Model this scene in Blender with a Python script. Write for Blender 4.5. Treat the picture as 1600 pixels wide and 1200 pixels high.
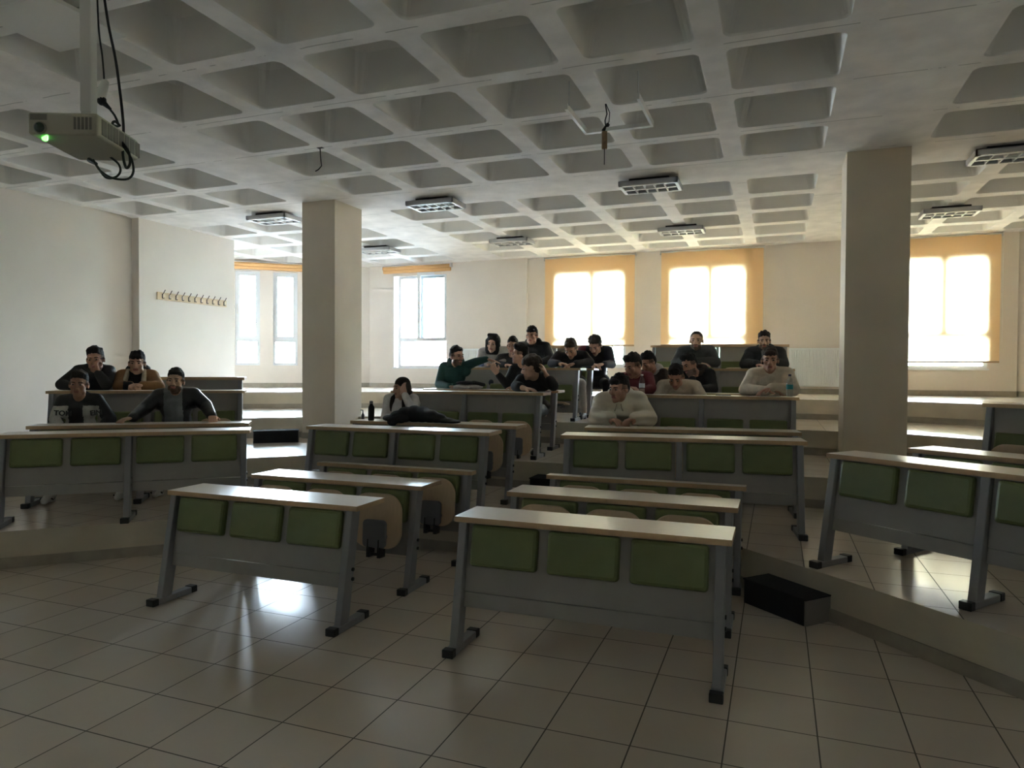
import bpy, bmesh, math, random
from mathutils import Vector, Matrix
random.seed(7)
sc = bpy.context.scene
for o in list(bpy.data.objects): bpy.data.objects.remove(o)
COL = sc.collection
V = Vector

# ------------------------------------------------------------------ camera
F_PX = 1091.1
PITCH, YAW, ROLL = .0202, -.3626, .0052
CAM = V((3.2333, -2.2034, 1.6148))
def cam_axes():
    cy, sy = math.cos(YAW), math.sin(YAW)
    f = V((sy, cy, 0)); r = V((cy, -sy, 0)); u = V((0, 0, 1))
    cp, sp = math.cos(PITCH), math.sin(PITCH)
    f2 = f*cp - u*sp; u2 = u*cp + f*sp
    cr, sr = math.cos(ROLL), math.sin(ROLL)
    return r*cr + u2*sr, u2*cr - r*sr, f2
CR, CU, CF = cam_axes()
cd = bpy.data.cameras.new('camera'); cam = bpy.data.objects.new('camera', cd); COL.objects.link(cam)
cd.sensor_width = 36; cd.lens = F_PX/1600*36; cd.clip_end = 500
M = Matrix((CR, CU, -CF)).transposed().to_4x4(); M.translation = CAM
cam.matrix_world = M; sc.camera = cam

# ------------------------------------------------------------------ world, exposure
w = bpy.data.worlds.new('world'); sc.world = w; w.use_nodes = True
nt = w.node_tree; nt.nodes.clear()
wo = nt.nodes.new('ShaderNodeOutputWorld'); bg = nt.nodes.new('ShaderNodeBackground')
tc = nt.nodes.new('ShaderNodeTexCoord'); sx = nt.nodes.new('ShaderNodeSeparateXYZ'); rmp = nt.nodes.new('ShaderNodeValToRGB')
nt.links.new(tc.outputs['Generated'], sx.inputs[0]); nt.links.new(sx.outputs['Z'], rmp.inputs[0])
rmp.color_ramp.elements[0].position = .0; rmp.color_ramp.elements[0].color = (.84, .92, 1, 1)
rmp.color_ramp.elements[1].position = .8; rmp.color_ramp.elements[1].color = (.50, .68, 1, 1)
nt.links.new(rmp.outputs[0], bg.inputs[0]); bg.inputs[1].default_value = 56
nt.links.new(bg.outputs[0], wo.inputs[0])
sc.view_settings.view_transform = 'Standard'; sc.view_settings.look = 'None'
sc.view_settings.gamma = 1; sc.view_settings.use_curve_mapping = False
sc.view_settings.exposure = 1.0
sc.cycles.use_denoising = True
sc.cycles.max_bounces = 10; sc.cycles.diffuse_bounces = 6; sc.cycles.glossy_bounces = 4
sc.cycles.transmission_bounces = 6; sc.cycles.transparent_max_bounces = 8
sc.cycles.sample_clamp_indirect = 8
sc.cycles.caustics_reflective = False; sc.cycles.caustics_refractive = False

sl = bpy.data.lights.new('sun', 'SUN'); sl.energy = 900; sl.angle = math.radians(3); sl.color = (1, .97, .93)   # added behind the building: ground outside bounces it up to brighten the ceiling
so_ = bpy.data.objects.new('sun', sl); COL.objects.link(so_); so_.rotation_euler = (math.radians(42), 0, math.radians(8)); so_.location = (0, -20, 30)

def portal(cx, cy, cz, wdt, hgt, inward):
    """sky portal on a window opening: guides sampling of the sky, gives no light of its own"""
    l = bpy.data.lights.new('sky_portal', 'AREA'); l.shape = 'RECTANGLE'; l.size = wdt; l.size_y = hgt
    l.cycles.is_portal = True
    o = bpy.data.objects.new('sky_portal', l); COL.objects.link(o)
    z = -V(inward).normalized(); x = V((0, 0, 1)).cross(z).normalized(); y = z.cross(x)
    m = Matrix((x, y, z)).transposed().to_4x4(); m.translation = V((cx, cy, cz)); o.matrix_world = m
    o['kind'] = 'helper'

# ------------------------------------------------------------------ pixel -> point helpers (camera calibrated from the floor tiles)
def ray(px, py): return CF + CR*((px-800)/F_PX) - CU*((py-600)/F_PX)
def onz(px, py, z):
    d = ray(px, py); return CAM + d*((z-CAM.z)/d.z)
def onpl(px, py, P, n):
    d = ray(px, py); n = V((n[0], n[1], 0)); return CAM + d*((V((P[0], P[1], 0))-V((CAM.x, CAM.y, 0))).dot(n)/d.dot(n))
def ony(px, py, Y): return onpl(px, py, (0, Y), (0, 1))
def onx(px, py, X): return onpl(px, py, (X, 0), (1, 0))

# ------------------------------------------------------------------ materials
def mat(name, col, rough=.6, metal=0, spec=.5, noise=0, nscale=8, bump=0, bscale=60, alpha=None, emit=None, stretch=None):
    m = bpy.data.materials.new(name); m.use_nodes = True; n = m.node_tree; b = n.nodes['Principled BSDF']
    b.inputs['Base Color'].default_value = (*col, 1); b.inputs['Roughness'].default_value = rough
    b.inputs['Metallic'].default_value = metal; b.inputs['Specular IOR Level'].default_value = spec
    if emit: b.inputs['Emission Color'].default_value = (*emit[0], 1); b.inputs['Emission Strength'].default_value = emit[1]
    t = n.nodes.new('ShaderNodeTexCoord'); src = t.outputs['Object']
    if stretch:
        mp = n.nodes.new('ShaderNodeMapping'); mp.inputs['Scale'].default_value = stretch
        n.links.new(src, mp.inputs[0]); src = mp.outputs[0]
    if noise:
        nz = n.nodes.new('ShaderNodeTexNoise'); nz.inputs['Scale'].default_value = nscale; nz.inputs['Detail'].default_value = 5
        n.links.new(src, nz.inputs['Vector'])
        cr = n.nodes.new('ShaderNodeValToRGB')
        cr.color_ramp.elements[0].position = .3; cr.color_ramp.elements[1].position = .7
        cr.color_ramp.elements[0].color = tuple(max(0, c*(1-noise)) for c in col)+(1,)
        cr.color_ramp.elements[1].color = tuple(min(1, c*(1+noise*.6)) for c in col)+(1,)
        n.links.new(nz.outputs['Fac'], cr.inputs[0]); n.links.new(cr.outputs[0], b.inputs['Base Color'])
    if bump:
        nb = n.nodes.new('ShaderNodeTexNoise'); nb.inputs['Scale'].default_value = bscale; nb.inputs['Detail'].default_value = 3
        n.links.new(src, nb.inputs['Vector'])
        bp = n.nodes.new('ShaderNodeBump'); bp.inputs['Strength'].default_value = bump; bp.inputs['Distance'].default_value = .01
        n.links.new(nb.outputs['Fac'], bp.inputs['Height']); n.links.new(bp.outputs[0], b.inputs['Normal'])
    return m

def tile_mat():
    m = bpy.data.materials.new('ceramic_tiles'); m.use_nodes = True; n = m.node_tree; b = n.nodes['Principled BSDF']
    g = n.nodes.new('ShaderNodeNewGeometry'); sp = n.nodes.new('ShaderNodeSeparateXYZ'); n.links.new(g.outputs['Position'], sp.inputs[0])
    def math_(op, a, bb=None):
        x = n.nodes.new('ShaderNodeMath'); x.operation = op
        for i, v in enumerate((a, bb)):
            if v is None: continue
            if isinstance(v, (int, float)): x.inputs[i].default_value = v
            else: n.links.new(v, x.inputs[i])
        return x.outputs[0]
    ds = []; cells = []
    for ax in ('X', 'Y'):
        s = math_('DIVIDE', math_('ADD', sp.outputs[ax], 38.0), .38)
        f = math_('FRACT', s); cells.append(math_('FLOOR', s))
        ds.append(math_('MINIMUM', f, math_('SUBTRACT', 1.0, f)))
    d = math_('MINIMUM', ds[0], ds[1])
    grout = math_('LESS_THAN', d, .0085)
    cb = n.nodes.new('ShaderNodeCombineXYZ'); n.links.new(cells[0], cb.inputs[0]); n.links.new(cells[1], cb.inputs[1])
    wn = n.nodes.new('ShaderNodeTexWhiteNoise'); n.links.new(cb.outputs[0], wn.inputs['Vector'])
    nz = n.nodes.new('ShaderNodeTexNoise'); nz.inputs['Scale'].default_value = 3; nz.inputs['Detail'].default_value = 6
    n.links.new(g.outputs['Position'], nz.inputs['Vector'])
    mx = math_('ADD', math_('MULTIPLY', wn.outputs['Value'], .35), math_('MULTIPLY', nz.outputs['Fac'], .65))
    cr = n.nodes.new('ShaderNodeValToRGB'); n.links.new(mx, cr.inputs[0])
    cr.color_ramp.elements[0].position = .2; cr.color_ramp.elements[0].color = (.60, .52, .43, 1)
    cr.color_ramp.elements[1].position = .8; cr.color_ramp.elements[1].color = (.68, .60, .51, 1)
    mix = n.nodes.new('ShaderNodeMix'); mix.data_type = 'RGBA'
    n.links.new(grout, mix.inputs['Factor']); n.links.new(cr.outputs[0], mix.inputs['A']); mix.inputs['B'].default_value = (.09, .075, .06, 1)
    n.links.new(mix.outputs['Result'], b.inputs['Base Color'])
    rg = math_('ADD', math_('MULTIPLY', grout, .5), math_('ADD', .19, math_('MULTIPLY', nz.outputs['Fac'], .08)))
    n.links.new(rg, b.inputs['Roughness'])
    b.inputs['Specular IOR Level'].default_value = .5
    return m

M_TILE = tile_mat()
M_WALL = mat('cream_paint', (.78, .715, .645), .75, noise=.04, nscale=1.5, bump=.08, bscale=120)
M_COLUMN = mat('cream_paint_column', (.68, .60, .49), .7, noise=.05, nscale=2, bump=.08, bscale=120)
M_RISER = mat('cream_paint_riser', (.60, .54, .43), .7, noise=.12, nscale=3)
M_SKIRT = mat('skirting_tile', (.36, .32, .26), .4, noise=.12, nscale=10)
M_CEIL = mat('whitewashed_concrete', (.92, .89, .86), .85, noise=.11, nscale=3.5, bump=.25, bscale=30)
def add_seams(m):
    n = m.node_tree; bs = n.nodes['Principled BSDF']; src = bs.inputs['Base Color'].links[0].from_socket
    g = n.nodes.new('ShaderNodeNewGeometry'); sp = n.nodes.new('ShaderNodeSeparateXYZ'); n.links.new(g.outputs['Position'], sp.inputs[0])
    def mm(op, a, c=None):
        x = n.nodes.new('ShaderNodeMath'); x.operation = op
        for i, v in enumerate((a, c)):
            if v is None: continue
            if isinstance(v, (int, float)): x.inputs[i].default_value = v
            else: n.links.new(v, x.inputs[i])
        return x.outputs[0]
    nz = n.nodes.new('ShaderNodeTexNoise'); nz.inputs['Scale'].default_value = 2.5; nz.inputs['Detail'].default_value = 6; n.links.new(g.outputs['Position'], nz.inputs['Vector'])
    wob = mm('MULTIPLY', mm('SUBTRACT', nz.outputs['Fac'], .5), .03)
    f = mm('FRACT', mm('DIVIDE', mm('ADD', mm('ADD', sp.outputs['Y'], wob), 20.4-.19-.42), 1.02))
    line = mm('MULTIPLY', mm('LESS_THAN', mm('ABSOLUTE', mm('SUBTRACT', f, .588)), .006), mm('GREATER_THAN', nz.outputs['Fac'], .47))
    mix = n.nodes.new('ShaderNodeMix'); mix.data_type = 'RGBA'; n.links.new(mm('MULTIPLY', line, .55), mix.inputs['Factor']); n.links.new(src, mix.inputs['A']); mix.inputs['B'].default_value = (.25, .24, .23, 1)
    n.links.new(mix.outputs['Result'], bs.inputs['Base Color'])
add_seams(M_CEIL)
M_COFFER = mat('whitewashed_coffer', (.86, .84, .81), .85, noise=.05, nscale=2, bump=.1, bscale=50)
M_TOP = mat('pale_laminate_top', (.72, .65, .57), .29, noise=.06, nscale=12, stretch=(1, 8, 1))
M_EDGE = mat('beech_edge_band', (.50, .34, .20), .45, noise=.08, nscale=20)
M_STEEL = mat('grey_painted_steel', (.26, .26, .27), .45, spec=.4)
M_PANEL = mat('grey_laminate_panel', (.30, .285, .265), .5, noise=.04, nscale=10)
M_GREEN = mat('green_vinyl', (.15, .18, .065), .42, noise=.1, nscale=9, bump=.1, bscale=200)
M_PLY = mat('beech_plywood', (.56, .42, .28), .4, noise=.06, nscale=9, stretch=(6, 1, 1))
M_GPLAST = mat('grey_plastic', (.16, .16, .18), .45)
M_BLACK = mat('black_plastic', (.012, .012, .014), .4)
M_CARPET = mat('black_carpet', (.01, .01, .012), .95, bump=.5, bscale=300)
M_STEPSIDE = mat('dark_board', (.22, .20, .18), .7)
M_PVC = mat('white_pvc', (.80, .83, .86), .3)
M_WHITE = mat('white_enamel', (.80, .79, .76), .4)
M_RAD = mat('radiator_enamel', (.88, .92, .93), .35)
M_LIGHTGREY = mat('light_fitting_steel', (.50, .50, .52), .4)
M_DARK = mat('shadow_gap_dark', (.03, .03, .03), .6)  # dark colour standing for the shadow gap above the ceiling lights
M_WOOD = mat('pale_wood_strip', (.62, .48, .30), .5, noise=.1, nscale=12)
M_HOOK = mat('dark_metal_hook', (.05, .035, .03), .35, metal=.7)
M_VALANCE = mat('orange_fabric_roll', (.72, .42, .18), .7, noise=.1, nscale=30, stretch=(1, 1, 12))
M_PROJ = mat('projector_shell', (.46, .44, .36), .45)
M_GRILLE = mat('projector_grille', (.20, .19, .17), .6)
M_LED = mat('green_indicator', (.1, .6, .1), .3, emit=((.12, 1, .10), 3.0))
M_GLASSDARK = mat('lens_glass', (.02, .05, .04), .08)
M_CABLE = mat('black_cable', (.01, .01, .01), .5)
M_RUST = mat('rusty_tube', (.30, .18, .10), .7, noise=.3, nscale=30)

def glass_mat():
    m = bpy.data.materials.new('window_glass'); m.use_nodes = True; n = m.node_tree; n.nodes.clear()
    o = n.nodes.new('ShaderNodeOutputMaterial'); t = n.nodes.new('ShaderNodeBsdfTransparent'); g = n.nodes.new('ShaderNodeBsdfGlossy')
    t.inputs[0].default_value = (.93, .97, .97, 1); g.inputs['Roughness'].default_value = .02
    fr = n.nodes.new('ShaderNodeFresnel'); mx = n.nodes.new('ShaderNodeMixShader')
    n.links.new(fr.outputs[0], mx.inputs[0]); n.links.new(t.outputs[0], mx.inputs[1]); n.links.new(g.outputs[0], mx.inputs[2]); n.links.new(mx.outputs[0], o.inputs[0])
    return m
M_GLASS = glass_mat()
def blind_mat():
    m = bpy.data.materials.new('orange_blind_fabric'); m.use_nodes = True; n = m.node_tree; n.nodes.clear()
    o = n.nodes.new('ShaderNodeOutputMaterial'); t = n.nodes.new('ShaderNodeBsdfTranslucent'); d = n.nodes.new('ShaderNodeBsdfDiffuse')
    t.inputs[0].default_value = (.96, .74, .46, 1); d.inputs[0].default_value = (.82, .64, .42, 1)
    mx = n.nodes.new('ShaderNodeMixShader'); mx.inputs[0].default_value = .66
    n.links.new(d.outputs[0], mx.inputs[1]); n.links.new(t.outputs[0], mx.inputs[2]); n.links.new(mx.outputs[0], o.inputs[0])
    return m
M_BLIND = blind_mat()
def bottle_mat(name, col):
    m = bpy.data.materials.new(name); m.use_nodes = True; b = m.node_tree.nodes['Principled BSDF']
    b.inputs['Base Color'].default_value = (*col, 1); b.inputs['Roughness'].default_value = .08
    b.inputs['Transmission Weight'].default_value = .9; b.inputs['IOR'].default_value = 1.15
    return m
M_PET = bottle_mat('clear_bottle', (.85, .93, .95))

# ------------------------------------------------------------------ mesh helper
class MB:
    def __init__(s): s.v = []; s.f = []; s.m = []
    def add(s, vs, fs, mi=0):
        k = len(s.v); s.v += [tuple(p) for p in vs]; s.f += [tuple(i+k for i in f) for f in fs]; s.m += [mi]*len(fs)
    def box(s, a, b, mi=0, mats=None):
        (x0, y0, z0), (x1, y1, z1) = a, b
        vs = [(x0,y0,z0),(x1,y0,z0),(x1,y1,z0),(x0,y1,z0),(x0,y0,z1),(x1,y0,z1),(x1,y1,z1),(x0,y1,z1)]
        s.hexa(vs, mi, mats)
    def hexa(s, vs, mi=0, mats=None):
        fs = [(0,3,2,1),(4,5,6,7),(0,1,5,4),(1,2,6,5),(2,3,7,6),(3,0,4,7)]
        k = len(s.v); s.v += [tuple(p) for p in vs]; s.f += [tuple(i+k for i in f) for f in fs]
        s.m += list(mats) if mats else [mi]*6
    def prism(s, poly, z0, z1, mi=0, top=None):
        n = len(poly); k = len(s.v)
        s.v += [(p[0], p[1], z0) for p in poly]+[(p[0], p[1], z1) for p in poly]
        s.f.append(tuple(k+i for i in reversed(range(n)))); s.m.append(mi)
        s.f.append(tuple(k+n+i for i in range(n))); s.m.append(mi if top is None else top)
        for i in range(n):
            j = (i+1) % n; s.f.append((k+i, k+j, k+n+j, k+n+i)); s.m.append(mi)
    def tube(s, pts, r, seg=8, mi=0, r2=None):
        pts = [V(p) for p in pts]; rings = []; k = len(s.v)
        up = None
        for i, p in enumerate(pts):
            t = (pts[min(i+1, len(pts)-1)]-pts[max(i-1, 0)]).normalized()
            if up is None: up = V((0, 0, 1)) if abs(t.z) < .9 else V((1, 0, 0))
            a = t.cross(up); a.normalize(); b = a.cross(t).normalized(); up = b
            rr = r if r2 is None else r+(r2-r)*i/(len(pts)-1)
            for j in range(seg):
                an = 2*math.pi*j/seg; s.v.append(tuple(p+a*math.cos(an)*rr+b*math.sin(an)*rr))
        for i in range(len(pts)-1):
            for j in range(seg):
                a0 = k+i*seg+j; a1 = k+i*seg+(j+1) % seg
                s.f.append((a0, a1, a1+seg, a0+seg)); s.m.append(mi)
        s.f.append(tuple(k+j for j in reversed(range(seg)))); s.m.append(mi)
        e = k+(len(pts)-1)*seg; s.f.append(tuple(e+j for j in range(seg))); s.m.append(mi)
    def lathe(s, prof, c=(0, 0, 0), seg=20, mi=0):
        k = len(s.v); c = V(c)
        for r, z in prof:
            for j in range(seg):
                a = 2*math.pi*j/seg; s.v.append((c.x+r*math.cos(a), c.y+r*math.sin(a), c.z+z))
        n = len(prof)
        for i in range(n-1):
            for j in range(seg):
                a0 = k+i*seg+j; a1 = k+i*seg+(j+1) % seg; s.f.append((a0, a1, a1+seg, a0+seg)); s.m.append(mi)
        s.f.append(tuple(k+j for j in reversed(range(seg)))); s.m.append(mi)
        s.f.append(tuple(k+(n-1)*seg+j for j in range(seg))); s.m.append(mi)
    def blob(s, c, r, rot=None, seg=14, rings=9, mi=0):
        """ellipsoid, radii r, rot = 3x3 with axes as columns"""
        k = len(s.v); c = V(c); pts = [V((0, 0, -1))]
        for i in range(1, rings):
            a = -math.pi/2+math.pi*i/rings
            for j in range(seg):
                b = 2*math.pi*j/seg; pts.append(V((math.cos(a)*math.cos(b), math.cos(a)*math.sin(b), math.sin(a))))
        pts.append(V((0, 0, 1)))
        for p in pts:
            q = V((p.x*r[0], p.y*r[1], p.z*r[2]))
            if rot is not None: q = rot @ q
            s.v.append(tuple(c+q))
        for j in range(seg): s.f.append((k, k+1+(j+1) % seg, k+1+j)); s.m.append(mi)
        for i in range(rings-2):
            for j in range(seg):
                a0 = k+1+i*seg+j; a1 = k+1+i*seg+(j+1) % seg; s.f.append((a0, a1, a1+seg, a0+seg)); s.m.append(mi)
        e = k+1+(rings-2)*seg; t = k+1+(rings-1)*seg
        for j in range(seg): s.f.append((e+j, e+(j+1) % seg, t)); s.m.append(mi)
    def cap(s, a, b, ra, rb, seg=12, mi=0):
        """tapered capsule from a to b"""
        a = V(a); b = V(b); ax = b-a; L = ax.length
        if L < 1e-5: s.blob(a, (ra,)*3, seg=seg); return
        z = ax/L; x = z.orthogonal().normalized(); y = z.cross(x); k = len(s.v); n = 4
        rings = [(a, ra, -math.pi/2+math.pi/2*i/n) for i in range(1, n+1)]+[(b, rb, math.pi/2*i/n) for i in range(0, n)]
        s.v.append(tuple(a-z*ra))
        for c, r, an in rings:
            for j in range(seg):
                t = 2*math.pi*j/seg; s.v.append(tuple(c+z*(r*math.sin(an))+(x*math.cos(t)+y*math.sin(t))*(r*math.cos(an))))
        s.v.append(tuple(b+z*rb)); m = len(rings)
        for j in range(seg): s.f.append((k, k+1+(j+1) % seg, k+1+j)); s.m.append(mi)
        for i in range(m-1):
            for j in range(seg):
                a0 = k+1+i*seg+j; a1 = k+1+i*seg+(j+1) % seg; s.f.append((a0, a1, a1+seg, a0+seg)); s.m.append(mi)
        e = k+1+(m-1)*seg; t = k+1+m*seg
        for j in range(seg): s.f.append((e+j, e+(j+1) % seg, t)); s.m.append(mi)
    def mesh(s, name, mats, smooth=False, bevel=0, bseg=2, voxel=None, sm=0):
        me = bpy.data.meshes.new(name); me.from_pydata(s.v, [], s.f)
        mats = mats if isinstance(mats, (list, tuple)) else [mats]
        for m in mats: me.materials.append(m)
        if len(mats) > 1: me.polygons.foreach_set('material_index', s.m)
        if bevel:
            bm = bmesh.new(); bm.from_mesh(me)
            bmesh.ops.bevel(bm, geom=[e for e in bm.edges], offset=bevel, segments=bseg, profile=.5, affect='EDGES', clamp_overlap=True)
            bm.to_mesh(me); bm.free()
        if voxel:
            tmp = bpy.data.objects.new('tmp', me); COL.objects.link(tmp)
            md = tmp.modifiers.new('r', 'REMESH'); md.mode = 'VOXEL'; md.voxel_size = voxel; md.use_smooth_shade = True
            if sm:
                ms = tmp.modifiers.new('s', 'SMOOTH'); ms.iterations = sm; ms.factor = .5
            dg = bpy.context.evaluated_depsgraph_get(); ev = tmp.evaluated_get(dg)
            me2 = bpy.data.meshes.new_from_object(ev); bpy.data.objects.remove(tmp); bpy.data.meshes.remove(me)
            me = me2; me.name = name
            me.materials.clear()
            for m in mats: me.materials.append(m)
            smooth = True
        if smooth: me.polygons.foreach_set('use_smooth', [True]*len(me.polygons))
        me.update(); return me
    def build(s, name, mats, parent=None, **kw):
        o = bpy.data.objects.new(name, s.mesh(name, mats, **kw)); COL.objects.link(o)
        if parent is not None: o.parent = parent
        return o

def tag(o, label=None, cat=None, group=None, kind=None):
    if label: o['label'] = label
    if cat: o['category'] = cat
    if group: o['group'] = group
    if kind: o['kind'] = kind
    return o
def empty(name, loc=(0, 0, 0), rz=0):
    o = bpy.data.objects.new(name, None); o.empty_display_size = .1; COL.objects.link(o); o.location = loc; o.rotation_euler = (0, 0, rz); return o
def link(name, me, parent):
    o = bpy.data.objects.new(name, me); COL.objects.link(o); o.parent = parent; return o
def struct(o): o['kind'] = 'structure'; return o

# ================================================================== THE ROOM
R_ = .297                      # riser height
H = 4.046                      # underside of the ceiling ribs
YW = 12.2                      # back wall
XL, XR = -6.6, 7.85            # side walls
TH = .28
# ---- ground floor and tiers
f = MB(); f.box((-9.5, -6, -.1), (10, 12.6, 0)); struct(f.build('floor', M_TILE))
BL, BR = -9.3, 9.9
tiers = [
    [(BL, -5.01), (-6.6, -2.38), (-1.705, 2.391), (-.69, 3.387), (2.87, 3.387), (3.58, 2.716), (4.39, 1.90), (BR, -3.6)],
    [(BL, 7.0), (-6.6, 5.0), (-4.95, 2.43), (-2.40, 4.15), (-1.46, 5.118), (3.92, 5.118), (BR, .45)],
    [(BL, 8.0), (-6.5, 6.1), (-5.3, 4.97), (-4.04, 5.93), (-2.46, 7.1), (4.5, 7.1), (5.3, 6.58), (BR, 3.55)],
    [(BL, 5.75), (-6.45, 7.45), (-5.6, 7.98), (-3.62, 9.243), (4.95, 9.243), (5.82, 8.75), (BR, 5.95)],
]
for k, edge in enumerate(tiers):
    back = [(BR, 12.5), (BL, 12.5)]
    mb = MB(); mb.prism(list(edge)+back, k*R_, (k+1)*R_, 1, top=0)
    struct(mb.build('floor', [M_TILE, M_RISER]))
    sk = MB()
    for i in range(len(edge)-1):
        a, b = V(edge[i]), V(edge[i+1]); d = (b-a).normalized(); n = V((d.y, -d.x))*.012
        z0 = k*R_; z1 = z0+.085
        sk.hexa([(*(a+n), z0), (*(b+n), z0), (*(b-n*.2), z0), (*(a-n*.2), z0), (*(a+n), z1), (*(b+n), z1), (*(b-n*.2), z1), (*(a-n*.2), z1)])
    struct(sk.build('trim_%d' % (k+1), M_SKIRT))

# ---- walls
def wall(name, P, Q, z0, z1, holes, mt=M_WALL, th=TH):
    """inner face from P to Q; the wall body lies to the left of P->Q"""
    P = V(P); Q = V(Q); L = (Q-P).length; d = (Q-P)/L; n = V((-d.y, d.x))*th
    us = sorted({0, L, *[h[0] for h in holes], *[h[1] for h in holes]}); zs = sorted({z0, z1, *[h[2] for h in holes], *[h[3] for h in holes]})
    def solid(i, j):
        if i < 0 or j < 0 or i >= len(us)-1 or j >= len(zs)-1: return None
        u = (us[i]+us[i+1])/2; z = (zs[j]+zs[j+1])/2
        return not any(h[0] < u < h[1] and h[2] < z < h[3] for h in holes)
    mb = MB()
    def pt(u, z, o): p = P+d*u+(n if o else V((0, 0))); return (p.x, p.y, z)
    for i in range(len(us)-1):
        for j in range(len(zs)-1):
            if not solid(i, j): continue
            u0, u1, a, b = us[i], us[i+1], zs[j], zs[j+1]
            mb.add([pt(u0,a,0),pt(u1,a,0),pt(u1,b,0),pt(u0,b,0)], [(0,1,2,3)])
            mb.add([pt(u0,a,1),pt(u1,a,1),pt(u1,b,1),pt(u0,b,1)], [(3,2,1,0)])
            if not solid(i-1, j): mb.add([pt(u0,a,0),pt(u0,b,0),pt(u0,b,1),pt(u0,a,1)], [(0,1,2,3)])
            if not solid(i+1, j): mb.add([pt(u1,a,0),pt(u1,a,1),pt(u1,b,1),pt(u1,b,0)], [(0,1,2,3)])
            if not solid(i, j-1): mb.add([pt(u0,a,0),pt(u0,a,1),pt(u1,a,1),pt(u1,a,0)], [(0,1,2,3)])
            if not solid(i, j+1): mb.add([pt(u0,b,0),pt(u1,b,0),pt(u1,b,1),pt(u0,b,1)], [(0,1,2,3)])
    return struct(mb.build(name, mt))
# back wall: u measured from x=-5.875
X0 = -5.875; X1 = 7.115
Bh = [(-5.22, -3.845, 1.66, 3.80), (-1.26, .29, 1.70, 3.70), (1.17, 2.66, 1.70, 3.70), (5.10, 6.68, 1.68, 3.68)]
wall('wall_back', (X0, YW), (X1, YW), 0, 4.6, [(a-X0, b-X0, c, d) for a, b, c, d in Bh])
# bay walls on both sides with narrow windows
BP = V((-8.213, 10.331)); BQ = V((-5.875, 12.266)); BD = (BQ-BP).normalized()
S0 = BP-BD*1.0
bay_u = [(-.80, -.27), (.0, .53), (.815, 1.35), (1.63, 2.16)]  # first and last are unseen, added to bring in more light
wall('wall_bay_left', S0, BQ, 0, 4.6, [(a+1, b+1, 1.69, 3.83) for a, b in bay_u])
wall('wall_left_outer', (S0.x, 8.3), S0, 0, 4.6, [])
wall('wall_left_return', (-6.45, 8.335), (S0.x-.2, 8.335), 0, 4.6, [], th=-.05)
mir = lambda x: 1.24-x
RD = V((-BD.x, BD.y)); RQ = V((mir(BQ.x), BQ.y)); RS = V((mir(S0.x), S0.y))
rb = (RQ-RS).length
wall('wall_bay_right', RQ, RS, 0, 4.6, [])
wall('wall_right_outer', RS, (RS.x, 8.3), 0, 4.6, [])
FILL_WIN = [(2.3, 2.7, 2.3, 3.3)]      # small unseen window, added to brighten the front of the room
wall('wall_right_return', (RS.x+.2, 8.335), (7.7, 8.335), 0, 4.6, [], th=-.05)
wall('wall_left', (XL, -5.2), (XL, 6.3), 0, 4.6, FILL_WIN)
wall('wall_right', (XR, 8.4), (XR, -5.2), 0, 4.6, [])
wall('wall_front', (XR+.3, -5.0), (XL-.3, -5.0), 0, 4.6, [])
p = MB(); p.box((-6.85, 6.257, 0), (-6.45, 8.335, H+.3)); struct(p.build('wall_pier_left', M_WALL))
p = MB(); p.box((7.7, 6.257, 0), (8.1, 8.335, H+.3)); struct(p.build('wall_pier_right', M_WALL))
for nm, a, b in (('wall_pilaster', -3.2, -1.875), ('wall_pilaster', 3.352, 4.75)):
    p = MB(); p.box((a, YW-.07, 4*R_), (b, YW+.02, H+.2)); struct(p.build(nm, M_WALL))
# skirting along the back wall and bays
for nm, P, Q in (('baseboard_back', V((X0, YW)), V((X1, YW))), ('baseboard_left', S0, BQ), ('baseboard_right', RQ, RS)):
    d = (Q-P).normalized(); n = V((d.y, -d.x))*.015; s = MB(); z = 4*R_
    s.hexa([(*(P+n), z), (*(Q+n), z), (*Q, z), (*P, z), (*(P+n), z+.10), (*(Q+n), z+.10), (*Q, z+.10), (*P, z+.10)])
    struct(s.build(nm, M_SKIRT))
for a, b in ((-3.2, -1.875), (3.352, 4.75)):
    s = MB(); s.box((a-.01, YW-.085, 4*R_), (b+.01, YW-.07, 4*R_+.10)); struct(s.build('baseboard_pilaster', M_SKIRT))
# ---- columns
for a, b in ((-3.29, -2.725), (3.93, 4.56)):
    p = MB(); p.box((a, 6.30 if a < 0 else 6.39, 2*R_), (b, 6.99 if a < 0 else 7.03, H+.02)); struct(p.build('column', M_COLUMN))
    s = MB(); s.box((a-.012, 6.285 if a < 0 else 6.375, 2*R_), (b+.012, 7.0 if a < 0 else 7.045, 2*R_+.085)); struct(s.build('trim_column', M_SKIRT))

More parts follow.
